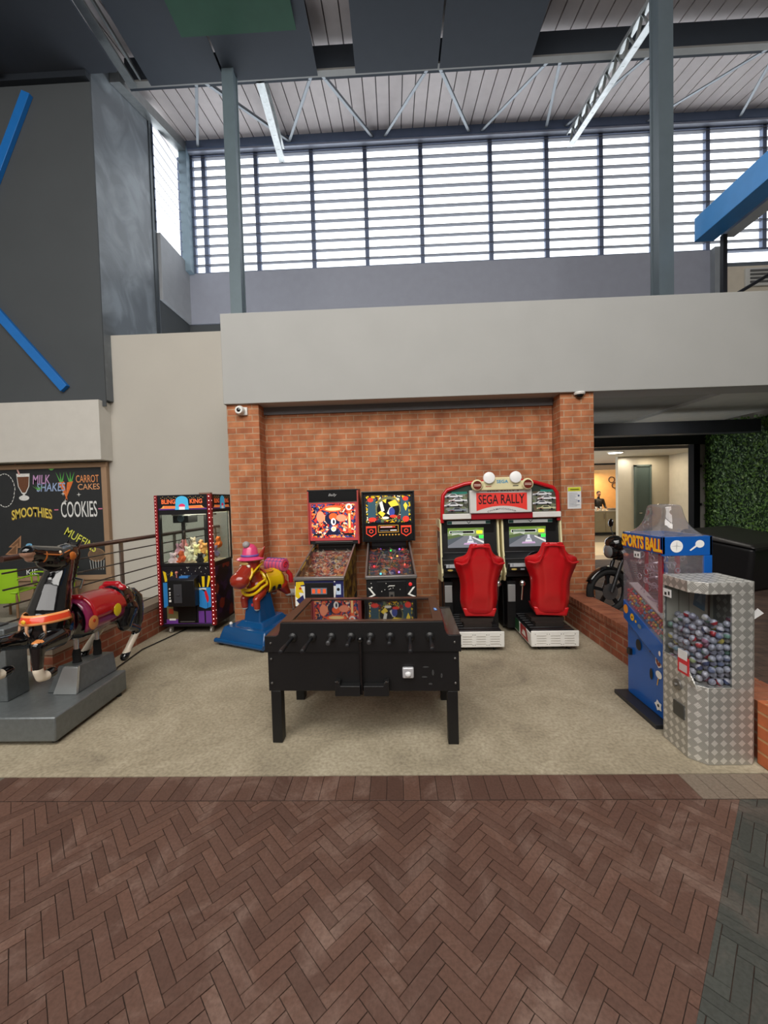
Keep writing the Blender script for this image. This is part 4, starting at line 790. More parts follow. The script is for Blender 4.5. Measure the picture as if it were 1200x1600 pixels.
# ================================================================== PINBALLS
def pinball(loc, rz, label, style):
    o = root('pinball_machine', label, 'pinball machine', loc, rz)
    W = 0.285; L_ = 1.06
    if style == 0:
        side = art_mat('flame_side_art', ['8a6c2c', 'a88838', '3c3020', 'c0a040', '2a2820', '9a7a30'], 14, lines=False); edge = M('b84c44', 0.4); glassart = art_mat('backglass_art', ['e8502c', 'f08040', '2c3060', 'f8d0b0', 'c83028', '141830', 'f0a060', '3c4c88', 'd84030'], 34, emit=0.9, seed=3)
    else:
        side = M('141416', 0.4); edge = BLACK; glassart = art_mat('backglass_art', ['1c2a40', 'e8c020', '14141c', '8c2020', 'f0e8c0', '20242c', '5c6c4c', 'e0b010', '24304c'], 30, emit=0.6, seed=9)
    prof = [(0, 0.40), (L_, 0.52), (L_, 1.10), (0, 0.865)]
    mb = MB().mat(side); mb.prism([(0.0, 0.40), (L_, 0.50), (L_, 1.15), (0.0, 0.86)], 'x', -W, -W+0.018); mb.prism([(0.0, 0.40), (L_, 0.50), (L_, 1.15), (0.0, 0.86)], 'x', W-0.018, W); mb.mat(BLACK); mb.prism([(0.02, 0.41), (L_, 0.51), (L_, 0.9), (0.02, 0.72)], 'x', -W+0.018, W-0.018); mb.box(-W+0.018, W-0.018, 0, 0.02, 0.40, 0.86)
    mb.build('cabinet', None, o, bevel=0.002)
    pf = art_mat('playfield_art', ['a85c34', 'd8b88c', '5c3a2c', 'e8dcc0', 'c87c40', '3a2c40', 'b03c30', 'f0e8d8', '806050'] if style == 0 else ['4c2c5c', '20203c', 'b04838', '2c4c6c', 'd88850', '1a1a28', '7c4c98', '284c38'], 26, emit=0.15 if style == 0 else 0.10, seed=5+style)
    MB().hexa([(-W+0.02, 0.03, 0.745), (W-0.02, 0.03, 0.745), (W-0.02, L_-0.02, 1.04), (-W+0.02, L_-0.02, 1.04)], [(-W+0.02, 0.03, 0.755), (W-0.02, 0.03, 0.755), (W-0.02, L_-0.02, 1.05), (-W+0.02, L_-0.02, 1.05)]).build('playfield', pf, o)
    def pz(y): return 0.757+0.285*y
    mb = MB(); cols = [M(c, 0.3, var=0) for c in (['e8d8b0', 'c85030', 'f0c060'] if style == 0 else ['d84030', 'e06a50', 'c0c0d0', 'e09040'])]
    for k in range(16):
        x, y = random.uniform(-0.2, 0.2), random.uniform(0.25, 0.95); mb.mat(random.choice(cols)); h = random.uniform(0.03, 0.06); mb.lathe([(0.016, 0), (0.016, h*0.6), (0.028, h*0.7), (0.024, h)], (x, y, pz(y)), 12)
    mb.build('bumpers', None, o)
    mb = MB()
    for k in range(3):
        x = -0.18+0.17*k; mb.tube([(x, 0.4, pz(0.4)+0.05), (x+0.05, 0.6, pz(0.6)+0.07), (x+0.10, 0.8, pz(0.8)+0.06), (x+0.02, 0.95, pz(0.95)+0.05)], 0.006, 8)
    mb.tube([(-0.08, 0.15, pz(0.15)+0.012), (-0.02, 0.11, pz(0.11)+0.012)], 0.010, 8).tube([(0.08, 0.15, pz(0.15)+0.012), (0.02, 0.11, pz(0.11)+0.012)], 0.010, 8); mb.build('ramps_and_flippers', M('d0c8c0', 0.25, 0.3), o)
    if style == 1:
        mb = MB()
        for (c, x, y) in (('a060ff', -0.12, 0.93), ('30ff50', 0.02, 0.88), ('b070ff', 0.14, 0.92), ('ff3040', 0.18, 0.9), ('ff3040', -0.20, 0.42), ('ff6050', 0.18, 0.45), ('60e0ff', -0.12, 0.22), ('b080ff', 0.10, 0.25), ('ff5040', 0.02, 0.65), ('ffb050', 0.1, 0.7)):
            mb.mat(M(c, 0.3, emit=3.0, var=0)); mb.ball((x, y, pz(y)+0.045), 0.014, 1)
        mb.build('coloured_lamps', None, o)
    MB().hexa([(-W+0.018, 0.03, 0.852), (W-0.018, 0.03, 0.852), (W-0.018, L_-0.1, 1.106), (-W+0.018, L_-0.1, 1.106)], [(-W+0.018, 0.03, 0.856), (W-0.018, 0.03, 0.856), (W-0.018, L_-0.1, 1.11), (-W+0.018, L_-0.1, 1.11)]).build('playfield_glass', glass('playfield_glass', 'e8e6e4', 0.05), o)
    RM = M('9a9490', 0.35, 0.7)
    mb = MB(); 
    for s in (-1, 1): mb.hexa([(s*W-0.014, 0.0, 0.862), (s*W+0.006, 0.0, 0.862), (s*W+0.006, L_, 1.154), (s*W-0.014, L_, 1.154)], [(s*W-0.014, 0.0, 0.874), (s*W+0.006, 0.0, 0.874), (s*W+0.006, L_, 1.166), (s*W-0.014, L_, 1.166)])
    mb.build('side_rails', RM, o); B(-W-0.008, W+0.008, -0.018, 0.045, 0.845, 0.885).build('lockdown_bar', M('8a8684', 0.35, 0.6), o, bevel=0.008)
    decal('price_card', o, [(M('e8e4d8', 0.5), rect(-0.05, 0.05, 0, 0.018))], (0, -0.018, 0.868), (radians(35), 0, 0))
    # front door
    dr = B(-0.165, 0.165, -0.012, 0.0, 0.44, 0.82).build('coin_door', M('1c1c1e', 0.4, 0.2), o, bevel=0.004)
    YEL = M('e8c81c', 0.4); NAV = M('24285c', 0.4); WHT = M('ecebe6', 0.4)
    if style == 0:
        decal('front_art', o, [(WHT, rect(-W+0.003, W-0.003, 0.41, 0.845)), (NAV, rect(-W+0.003, W-0.003, 0.78, 0.845)), (YEL, [(-0.27, 0.83), (-0.18, 0.835), (-0.17, 0.80), (-0.22, 0.79), (-0.18, 0.70), (-0.24, 0.71), (-0.20, 0.60), (-0.28, 0.66)]), (YEL, [(-0.28, 0.42), (-0.17, 0.42), (-0.17, 0.56), (-0.22, 0.50), (-0.24, 0.60)]), (NAV, [(-0.27, 0.62), (-0.19, 0.68), (-0.17, 0.60), (-0.23, 0.57)]), (M('c03020', 0.4), circ(-0.22, 0.755, 0.014)),
                               (YEL, [(0.17, 0.42), (0.28, 0.42), (0.28, 0.60), (0.24, 0.66), (0.2, 0.58), (0.17, 0.6)]), (NAV, [(0.18, 0.62), (0.20, 0.78), (0.28, 0.80), (0.28, 0.64)]), (M('c8dcf4', 0.4), rect(0.195, 0.25, 0.68, 0.80)), (BLACK, circ(0.22, 0.74, 0.018)), (WHT, circ(0.18, 0.83, 0.008))], (0, -0.0005, 0), label='yellow, white and navy front artwork')
        mb = MB().mat(M('7c8490', 0.4)).box(-0.09, 0.09, -0.018, -0.012, 0.69, 0.76); mb.mat(M('d8542c', 0.3, emit=0.5, var=0)); [mb.box(x, x+0.035, -0.021, -0.017, 0.70, 0.75) for x in (-0.08, -0.018, 0.045)]; mb.build('coin_slots', None, dr)
    else:
        WH2 = M('f4f4ec', 0.4)
        def bolt(s): return [(s*0.265, 0.74), (s*0.19, 0.66), (s*0.235, 0.65), (s*0.20, 0.585), (s*0.235, 0.575), (s*0.18, 0.48), (s*0.27, 0.56), (s*0.235, 0.57), (s*0.27, 0.64), (s*0.225, 0.655)]
        decal('front_art', o, [(BLACK, rect(-W+0.003, W-0.003, 0.41, 0.845)), *[(WH2, [(s_*(u0-0.014), z0_), (s_*(u0+0.014), z0_+0.006), (s_*(u1+0.014), z1_+0.006), (s_*(u1-0.014), z1_)]) for s_ in (-1, 1) for (u0, z0_, u1, z1_) in ((0.255, 0.745, 0.195, 0.665), (0.195, 0.665, 0.26, 0.635), (0.26, 0.635, 0.19, 0.56), (0.19, 0.56, 0.255, 0.53), (0.255, 0.53, 0.20, 0.46))]], (0, -0.0005, 0), label='black front with white lightning bolts')
        mb = MB().mat(M('d83030', 0.3, emit=0.4, var=0)).lathe([(0.02, 0), (0.02, -0.01), (0.012, -0.014)], (0.215, 0, 0.78), 16, 'y'); mb.mat(WHT).ball((-0.225, -0.002, 0.75), 0.012, 1).ball((-0.23, -0.002, 0.80), 0.006, 1); mb.build('start_buttons', None, o)
        mb = MB().mat(STEEL).box(-0.03, 0.03, -0.018, -0.012, 0.50, 0.70).mat(BLACK).box(-0.015, 0.015, -0.021, -0.018, 0.62, 0.67); mb.build('coin_slots', None, dr)
        sh = [(WHT, circ(random.uniform(-0.12, 0.14), random.uniform(0.70, 0.80), 0.005, n=6)) for q in range(10)]; decal('door_labels', dr, sh+[(WHT, rect(-0.03, 0.03, 0.765, 0.775))], (0, -0.0125, 0))
    for s in (-1, 1):
        for (y, zt) in ((0.02, 0.55), (L_-0.05, 0.62)): MB().prism([(s*(W-0.03), 0.02), (s*(W+0.005), 0.02), (s*(W+0.005), zt), (s*(W-0.03), zt)], 'y', y-0.022, y+0.012).lathe([(0.025, 0), (0.02, 0.015), (0.008, 0.02)], (s*(W-0.012), y, 0), 12).build('leg', M('3a3a3c', 0.3, 0.7), o)
    # backbox
    BW = 0.355 if style == 0 else 0.362; bz0, bz1 = (1.15, 1.90) if style == 0 else (1.17, 1.855); y0 = 0.94
    mb = MB().mat(edge); mb.box(-BW, -BW+0.02, y0, y0+0.25, bz0, bz1).box(BW-0.02, BW, y0, y0+0.25, bz0, bz1); mb.mat(BLACK); mb.box(-BW+0.02, BW-0.02, y0+0.03, y0+0.25, bz0, bz1); mb.box(-BW, BW, y0-0.002, y0+0.25, bz1-0.015, bz1+0.004)
    bb = mb.build('backbox', None, o, bevel=0.003); B(-0.24, 0.24, y0+0.10, y0+0.22, 1.05, bz0).build('neck', BLACK, o)
    if style == 0:
        B(-BW+0.022, BW-0.022, y0+0.005, y0+0.03, 1.74, bz1-0.016).build('header', M('0e0e10', 0.3), bb); lettering('Bally', M('a8a8a8', 0.4, 0.3), bb, (0, y0+0.003, 1.825), h=0.045, w=0.12, bold=0.02, shear=0.3)
        B(-BW+0.022, BW-0.022, y0+0.012, y0+0.018, 1.728, 1.736).build('metal_strip', CHROME, bb)
        B(-BW+0.022, BW-0.022, y0+0.018, y0+0.031, 1.20, 1.728).build('glass_border', M('c84c50', 0.35, emit=0.1), bb); gl = B(-BW+0.05, BW-0.05, y0+0.014, y0+0.018, 1.24, 1.705).build('backglass', glassart, bb, label='bright red and orange printed backglass')
        OR_ = M('f0602c', 0.4, emit=0.8, var=0); YL = M('f8d890', 0.4, emit=0.8, var=0); NV = M('1c2248', 0.4, emit=0.2, var=0); WT = M('f4ece4', 0.4, emit=0.8, var=0); sk = M('f0906c', 0.4, emit=0.8, var=0)
        sh = [(OR_, circ(0, 0.17, 0.15, 0.045)), (YL, circ(0, 0.165, 0.11, 0.022)), (NV, circ(-0.01, 0.03, 0.11, 0.09)), (OR_, circ(0, 0.06, 0.06, 0.05)), (sk, circ(-0.18, 0.06, 0.055, 0.08)), (OR_, rect(0.20, 0.245, -0.16, 0.15)), (YL, rect(0.21, 0.235, -0.10, 0.10)), (WT, circ(0.22, 0.19, 0.045)), (OR_, circ(0.22, 0.19, 0.025)), (sk, circ(0.11, 0.04, 0.07, 0.05)), (NV, [(-0.13, -0.19), (0.12, -0.19), (0.03, -0.11), (-0.05, -0.11)]), (WT, circ(0, -0.11, 0.035)), (YL, circ(0, -0.11, 0.022)), (BLACK, rect(-0.28, -0.17, -0.20, -0.17)), (BLACK, rect(0.14, 0.28, -0.20, -0.17)), (WT, circ(0.0, -0.01, 0.035, 0.05)), (NV, circ(0.005, -0.01, 0.015, 0.03))]
        decal('backglass_figures', bb, sh, (0, y0+0.0135, 1.47), step=0.0004); B(-0.26, 0.26, y0+0.01, y0+0.018, 1.178, 1.19).build('lower_strip', STEEL, bb)
    else:
        gl = B(-BW+0.06, BW-0.055, y0+0.014, y0+0.031, 1.43, 1.80).build('backglass', glassart, bb, label='yellow and black printed backglass'); RDm = M('d83828', 0.4, emit=0.9, var=0); YL = M('f0d040', 0.4, emit=0.7, var=0); OL = M('7c7c54', 0.4, emit=0.3, var=0); BK = M('0c0c14', 0.4, var=0); TL = M('3c6070', 0.4, emit=0.2, var=0); WT = M('f0ece0', 0.4, emit=0.5, var=0)
        sh = [(TL, rect(-0.28, -0.17, -0.15, 0.15)), (TL, rect(0.17, 0.28, -0.15, 0.15)), (OL, circ(0, 0.01, 0.175, 0.165, 24)), (BK, circ(0, -0.01, 0.155, 0.145, 24)), (RDm, circ(-0.24, 0.13, 0.04, 0.03)), (RDm, circ(0.24, 0.14, 0.04, 0.03)), (RDm, circ(-0.22, -0.14, 0.055, 0.03)), (RDm, circ(0.24, -0.14, 0.045, 0.04)), (YL, [(0.0, 0.09), (0.10, 0.13), (0.15, 0.05), (0.04, 0.03)]), (YL, [(-0.10, -0.02), (-0.04, -0.06), (-0.08, -0.11), (-0.14, -0.05)]), (WT, [(-0.12, 0.09), (-0.08, 0.11), (-0.05, -0.02), (-0.09, -0.04)]), (WT, [(0.02, 0.02), (0.06, 0.03), (0.02, -0.08), (-0.02, -0.06)]), (M('3c4c9c', 0.4, emit=0.5, var=0), circ(0.05, -0.04, 0.04, 0.06)), (RDm, circ(0.07, -0.10, 0.05, 0.02)), (WT, circ(-0.04, -0.12, 0.05, 0.018)), (YL, [(-0.08, 0.12), (-0.02, 0.14), (-0.03, 0.08)]), (YL, [(0.21, 0.05), (0.24, 0.09), (0.27, 0.04), (0.24, -0.03)])]
        for q in range(10):
            a = -2.4+q*0.17; sh.append((YL, [(0.15*cos(a), 0.14*sin(a)), (0.17*cos(a), 0.16*sin(a)), (0.17*cos(a+0.07), 0.16*sin(a+0.07))]))
        decal('backglass_figures', bb, sh, (0, y0+0.0135, 1.615), step=0.0004)
        B(-BW+0.022, BW-0.022, y0+0.012, y0+0.03, 1.19, 1.42).build('speaker_panel', M('0e0e10', 0.35), bb)
        RDl = M('e04028', 0.4, emit=0.8, var=0); WTl = M('f4e8e0', 0.4, emit=1.0, var=0); AM = M('d09838', 0.4, emit=0.4, var=0)
        sh = [(AM, rect(-0.145, 0.135, 1.295, 1.395)), (M('140808', 0.3), rect(-0.138, 0.128, 1.302, 1.388)), (RDl, rect(-0.12, 0.09, 1.362, 1.376)), (WTl, rect(-0.11, 0.05, 1.366, 1.372)), (M('8c8c90', 0.4), rect(-0.12, 0.0, 1.315, 1.325)), (WTl, rect(0.02, 0.11, 1.318, 1.328))]
        for s in (-1, 1):
            sh.append((RDl, [(s*0.17, 1.385), (s*0.31, 1.385), (s*0.31, 1.28), (s*0.24, 1.235), (s*0.17, 1.28)][::s])); sh.append((BK, [(s*0.18, 1.36), (s*0.30, 1.36), (s*0.30, 1.285), (s*0.24, 1.25), (s*0.18, 1.285)][::s])); sh.append((RDl, circ(s*0.24, 1.315, 0.03, 0.028))); sh.append((BK, circ(s*0.24, 1.315, 0.02, 0.018)))
        for q in range(7): sh.append((AM, circ(-0.12+0.043*q, 1.262, 0.012, 0.010, 8)))
        decal('speaker_panel_art', bb, sh, (0, y0+0.0115, 0), step=0.0003)
    return o
pinball((-0.90, 4.42, 0), radians(-2), 'pinball machine with red and orange backglass under a plain black header, on the left', 0)
pinball((-0.075, 4.42, 0), radians(2), 'pinball machine with yellow and black backglass and lightning bolts on its black front', 1)
# ================================================================== RALLY TWIN CABINET
def rally():
    o = root('racing_arcade_cabinet', 'twin racing arcade cabinet with two red bucket seats and SEGA RALLY marquee', 'arcade machine', (1.34, 4.40, 0), radians(-0.8))
    K = M('101012', 0.4); KG = BLACKG; CRM = M('e6dcae', 0.4); RED = M('c4141c', 0.30, coat=0.4); WHT = M('e8e6e0', 0.35)
    for s, cx_ in ((-1, -0.40), (1, 0.40)):
        # monitor cabinet
        cab = MB(); cab.mat(K)
        cab.prism([(0.78, 0.02), (1.22, 0.02), (1.22, 1.45), (0.80, 1.45), (0.76, 1.02), (0.62, 0.95), (0.62, 0.72), (0.82, 0.66)], 'x', cx_-0.37, cx_+0.37)
        c = cab.build('monitor_cabinet', None, o, bevel=0.004)
        side = [(0.74, 1.46), (1.15, 1.46), (1.15, 0.60), (0.66, 0.66), (0.60, 0.78), (0.70, 1.05)]
        for t in (-1, 1):
            MB().prism(side, 'x', cx_+t*0.372-0.012, cx_+t*0.372+0.012).build('side_fin', CRM if not (t == -1 and s == -1) else CRM, c, bevel=0.006, label='cream side fin')
        if s == -1:
            decal('side_graphics', c, [(M('3c4850', 0.4), [(-1.10, 0.85), (-0.78, 0.85), (-0.72, 1.30), (-1.10, 1.30)]), (M('c8502c', 0.4), [(-1.10, 1.31), (-0.75, 1.31), (-0.75, 1.35), (-1.10, 1.35)]), (M('b8b8b4', 0.4), circ(-0.92, 1.15, 0.1, 0.06)), (M('a04038', 0.4), circ(-0.9, 0.98, 0.09, 0.05))], (cx_-0.372-0.0125, 0, 0), (pi/2, 0, -pi/2))
        else:
            pass
        bz = MB().hexa([(cx_-0.33, 0.775, 1.04), (cx_+0.33, 0.775, 1.04), (cx_+0.33, 0.84, 1.04), (cx_-0.33, 0.84, 1.04)], [(cx_-0.33, 0.79, 1.445), (cx_+0.33, 0.79, 1.445), (cx_+0.33, 0.84, 1.445), (cx_-0.33, 0.84, 1.445)]).build('bezel', M('0c0c0d', 0.3), c)
        lf = B(cx_-0.28, cx_+0.28, 0.770, 0.785, 1.395, 1.435).build('instruction_strip', M('d8dcd8', 0.4, emit=0.2), c); decal('strip_graphics', lf, [(M('2c6a60', 0.4), rect(cx_-0.28, cx_-0.22, 1.397, 1.433)), (M('2c6a60', 0.4), rect(cx_+0.22, cx_+0.28, 1.397, 1.433)), (K, [(cx_-0.03, 1.43), (cx_, 1.40), (cx_+0.03, 1.43), (cx_+0.02, 1.43), (cx_, 1.41), (cx_-0.02, 1.43)])], (0, 0.7695, 0))
        sw = 0.235; sc = B(cx_-0.28, cx_-0.28+2*sw, 0.762, 0.776, 1.085, 1.345).build('screen', M('505a60', 0.15, emit=0.2), c, label='lit screen showing a racing game')
        a0 = cx_-0.28; E_ = lambda h, e=0.35: M(h, 0.2, emit=e, var=0.03)
        q = lambda pts: [(a0+p[0]*2*sw, 1.085+p[1]*0.26) for p in pts]
        cxs = 0.62 if s == -1 else 0.52
        sh = [(E_('8a9c70'), q(rect(0, 1, 0.55, 1))), (E_('6c8a3c'), q([(0, 0.8), (0.3, 0.9), (0.5, 0.75), (0.8, 0.95), (1, 0.85), (1, 1), (0, 1)])), (E_('c8d0c0'), q([(0.1, 0.55), (0.4, 0.6), (0.45, 0.75), (0.3, 0.8), (0.12, 0.7)])), (E_('7c8088'), q([(0, 0), (1, 0), (1, 0.45), (0.62, 0.6), (0.42, 0.6), (0, 0.4)])), (E_('586068'), q([(0, 0.1), (0.45, 0.58), (0.42, 0.6), (0, 0.5)])),
              (E_('5c7048'), q([(0, 0.42), (0.42, 0.6), (0.3, 0.68), (0, 0.6)])), (E_('e8e8e8'), q([(0.68, 0.5), (1, 0.2), (1, 0.3), (0.7, 0.55)])), (E_('c8a8d0'), q([(cxs-0.18, 0.15), (cxs+0.2, 0.15), (cxs+0.18, 0.24), (cxs-0.16, 0.24)])), (E_('e8e4ec'), q([(cxs-0.09, 0.24), (cxs+0.11, 0.24), (cxs+0.07, 0.42), (cxs-0.05, 0.42)])), (E_('90a0b0'), q([(cxs-0.06, 0.34), (cxs+0.08, 0.34), (cxs+0.06, 0.4), (cxs-0.04, 0.4)])), (E_('d8dce8'), q([(cxs-0.03, 0.42), (cxs+0.05, 0.42), (cxs+0.04, 0.6), (cxs-0.02, 0.6)])),
              (E_('f0f4f0', 0.6), q(rect(0.05, 0.74, 0.72, 0.86))), (E_('0c100c', 0.1), q(rect(0.065, 0.725, 0.735, 0.845))), (E_('e8e030', 1.0), q(rect(0.80, 0.96, 0.70, 0.86))), (E_('303010', 0.1), q([(0.84, 0.81), (0.88, 0.76), (0.92, 0.81), (0.88, 0.78)])), (E_('38e048', 1.2), q(rect(0.87, 0.99, 0.46, 0.62))), (E_('485048', 0.3), q(rect(0.78, 0.86, 0.48, 0.60)))]
        decal('game_picture', sc, sh, (0, 0.7618, 0), step=0.0003); decal('text_bar', sc, [(E_('c8e8c8', 0.5), rect(a0+0.05, a0+0.20, 1.286, 1.292))], (0, 0.7560, 0))
        dsh = MB().hexa([(cx_-0.36, 0.56, 0.80), (cx_+0.36, 0.56, 0.80), (cx_+0.36, 0.80, 0.90), (cx_-0.36, 0.80, 0.90)], [(cx_-0.36, 0.56, 0.90), (cx_+0.36, 0.56, 0.90), (cx_+0.36, 0.78, 1.03), (cx_-0.36, 0.78, 1.03)]).build('dashboard', M('131315', 0.35), c, bevel=0.012)
        decal('dashboard_labels', dsh, [(M('b8bcc0', 0.4), rect(cx_-0.33, cx_-0.13, 0.855, 0.90)), (M('7c8088', 0.4), rect(cx_-0.30, cx_-0.29, 0.86, 0.895)), (M('c8b060', 0.4), circ(cx_-0.28, 0.825, 0.035, 0.012)), (M('9ca0a4', 0.4), rect(cx_-0.20, cx_-0.15, 0.815, 0.835))], (0, 0.5595, 0))
        sw_ = MB().torus((cx_, 0, 0), 0.155, 0.016, 'z', 28, 8); sw_ = sw_.build('steering_wheel', BLACKG, c); sw_.data.transform(Matrix.Translation((cx_, 0.47, 0.90)) @ Matrix.Rotation(radians(65), 4, 'X') @ Matrix.Translation((-cx_, 0, 0)))
        mb = MB(); mb.cyl((cx_, 0.47, 0.90), (cx_, 0.60, 0.86), 0.03, 12); [mb.cyl((cx_, 0.47, 0.90), (cx_+0.15*cos(a), 0.47+0.15*sin(a)*cos(radians(65)), 0.90+0.15*sin(a)*sin(radians(65))), 0.012, 8) for a in (pi/2*3, 0.3, pi-0.3)]; mb.build('steering_hub', M('3a3a3c', 0.3), sw_)
        MB().cyl((cx_-0.24 if s == 1 else cx_+0.27, 0.40, 0.48), (cx_-0.24 if s == 1 else cx_+0.27, 0.36, 0.66), 0.012, 8).mat(CHROME).ball((cx_-0.24 if s == 1 else cx_+0.27, 0.355, 0.69), (0.038, 0.03, 0.04)).build('gear_lever', M('c0c0c0', 0.25, 0.6), c)
        B(cx_-0.35, cx_-0.255, 0.605, 0.62, 0.40, 0.62).build('coin_door', M('a8a8a8', 0.4, 0.4), c, bevel=0.004); B(cx_-0.355, cx_-0.25, 0.62, 0.80, 0.06, 0.66).build('coin_box', K, c)
        # pedestal sled
        fx = cx_+0.005 if s == 1 else cx_-0.02
        ped = MB().mat(K).box(fx-0.26, fx+0.26, 0.02, 0.80, 0.055, 0.20).build('pedestal', None, o, bevel=0.004)
        fp = MB().box(fx-0.265, fx+0.265, 0.0, 0.02, 0.045, 0.225).box(fx-0.265, fx-0.245, 0.02, 0.80, 0.045, 0.195).box(fx+0.245, fx+0.265, 0.02, 0.80, 0.045, 0.195).build('white_skirt', WHT, ped, bevel=0.008, label='white slotted skirt')
        mb = MB()
        for bx in range(3):
            for bz_ in range(4): mb.box(fx-0.205+bx*0.155, fx-0.205+bx*0.155+0.105, -0.004, 0.004, 0.085+bz_*0.028, 0.091+bz_*0.028)
        mb.build('vent_slots', M('bcb8b0', 0.5), fp)
        mb = MB(); [mb.ball((fx-0.22+bx*0.155+t*0.13, -0.001, z), 0.005, 1) for bx in range(3) for t in (0, 1) for z in (0.075, 0.19)]; mb.build('rivets', STEEL, fp)
        decal('sled_graphics', fp, [(M('20502c', 0.4), [(-0.75, 0.06), (-0.45, 0.06), (-0.45, 0.20), (-0.75, 0.20)]), (M('a8282c', 0.4), [(-0.40, 0.06), (-0.10, 0.06), (-0.18, 0.20), (-0.40, 0.20)]), (WHT, [(-0.34, 0.09), (-0.18, 0.09), (-0.22, 0.15), (-0.3, 0.15)])], (fx-0.2655, 0, 0), (pi/2, 0, -pi/2))
        mb = MB(); [mb.box(fx-0.235, fx+0.235, 0.06+0.09*k, 0.135+0.09*k, 0.20, 0.222) for k in range(8)]; mb.build('slide_cover', M('151517', 0.4), ped, bevel=0.005)
        MB().box(fx-0.16, fx+0.16, 0.16, 0.55, 0.222, 0.27).box(fx-0.19, fx+0.19, 0.22, 0.26, 0.27, 0.31).build('seat_bracket', DKSTEEL, ped)
        for (x, y) in ((fx-0.16, 0.06), (fx+0.16, 0.06), (fx-0.16, 0.70), (fx+0.16, 0.70)): MB().lathe([(0.025, -0.012), (0.025, 0.012)], (x, y, 0.026), 16, 'x').box(x-0.02, x+0.02, y-0.02, y+0.02, 0.035, 0.056).build('caster', RUBBER, ped)
        seat(o, (cx_+(0.015 if s == -1 else 0.045), 0.20, 0.26), radians(-4 if s == -1 else -9), RED)
    # marquee
    mq = bpy.data.objects.new('marquee', None); COL.objects.link(mq); mq.location = (0, 0.70, 0); mq.parent = o
    arch = [(-0.745, 1.53), (-0.745, 1.62), (-0.73, 1.78), (-0.68, 1.845), (-0.45, 1.92), (-0.30, 1.94), (0.30, 1.94), (0.45, 1.92), (0.68, 1.845), (0.73, 1.78), (0.745, 1.62), (0.745, 1.53)]
    MB().prism(arch, 'y', 0.05, 0.14).build('backing_panel', M('2c3830', 0.4), mq)
    MB().tube([(p[0], 0.04, p[1]) for p in [(-0.75, 1.42)]+arch+[(0.75, 1.42)]], 0.026, 12).build('red_tube_frame', RED, mq, label='red tubular arch')
    CARP = art_mat('scenery_print', ['5c6448', '7c8468', '4c4c44', '8c9088', '6c5c4c'], 20, lines=False)
    for s in (-1, 1):
        p = B(s*0.57-0.155, s*0.57+0.145 if s == 1 else s*0.57+0.16, 0.035, 0.05, 1.54, 1.80).build('car_picture', CARP, mq, label='printed panel of rally cars')
        W_, G_, Rr, Bk = M('e8e8ec', 0.4), M('8c94a0', 0.4), M('a03028', 0.4), M('141418', 0.4); sh = [(M('2c8070', 0.4), rect(s*0.57-0.05, s*0.57+0.15, 1.79, 1.82))]
        for i, (u, v, k) in enumerate(((-0.03, 1.765, 0), (0.03, 1.71, 1), (-0.03, 1.65, 2), (0.02, 1.585, 3))):
            u += s*0.57
            sh += [(Bk, [(u-0.11, v-0.024), (u+0.11, v-0.024), (u+0.11, v+0.0), (u-0.11, v+0.004)]), ([W_, W_, W_, M('c8c8a0', 0.4) if s == 1 else G_][k], [(u-0.12, v-0.014), (u+0.12, v-0.014), (u+0.12, v+0.006), (u+0.06, v+0.012), (u+0.03, v+0.03), (u-0.04, v+0.03), (u-0.07, v+0.01), (u-0.12, v+0.004)]), (Bk, [(u-0.05, v+0.01), (u+0.045, v+0.01), (u+0.02, v+0.025), (u-0.03, v+0.025)]), (Rr if k % 2 else G_, rect(u-0.10, u-0.04, v-0.01, v-0.002)), (Bk, circ(u-0.07, v-0.018, 0.014, n=10)), (Bk, circ(u+0.07, v-0.018, 0.014, n=10))]
        decal('rally_cars', p, sh, (0, 0.0345, 0), step=0.0002)
    MB().box(-0.745, -0.38, -0.02, 0.05, 1.465, 1.535).box(0.40, 0.76, -0.02, 0.05, 1.465, 1.535).build('white_shelf', WHT, mq, bevel=0.006); B(-0.38, 0.40, -0.025, 0.05, 1.455, 1.535).build('red_shelf', M('a01020', 0.35), mq, bevel=0.006)
    sg = B(-0.40, 0.385, -0.05, 0.035, 1.535, 1.835).build('sign_board', M('d8d6d2', 0.35, emit=0.05), mq, bevel=0.01, label='white sign board with red field')
    red_f = [(-0.315, 1.57), (-0.318, 1.80), (-0.30, 1.815), (0.31, 1.80), (0.325, 1.785), (0.325, 1.57)]+[(0.325-0.64*k/10, 1.57+0.062*(1-((k-5)/5)**2)) for k in range(1, 10)]
    tris = [(M('1c1a1c', 0.4), [(p[0]*1.012, 1.69+(p[1]-1.69)*1.03) for p in red_f])]
    mb = MB().mat(M('e03c34', 0.35, emit=0.15, var=0))
    top = [(-0.318, 1.80), (-0.25, 1.812), (0.25, 1.805), (0.322, 1.795)]
    n = 16; pr = []
    for k in range(n+1):
        u = -0.318+0.64*k/n; zt = 1.798-0.01*k/n; zb = 1.565+0.062*(1-((k-8)/8)**2); pr.append(((u, -0.0515, zb), (u, -0.0515, zt)))
    for a_, b_ in zip(pr, pr[1:]): mb.poly([a_[0], b_[0], b_[1], a_[1]])
    mb.build('red_field', None, sg, smooth=0)
    lettering('SEGA RALLY', M('1c1c20', 0.4), sg, (0.0, -0.052, 1.712), h=0.120, w=0.58, bold=0.012, ext=0.001)
    lettering('SEGA RALLY 2', M('3a3a40', 0.4), sg, (0.02, -0.0515, 1.817), h=0.018, w=0.40, bold=0.02, space=1.2); lettering('CHAMPIONSHIP', M('4a4a50', 0.4), sg, (0.0, -0.0505, 1.553), h=0.022, w=0.36, bold=0.01, arc=0.035, space=1.2)
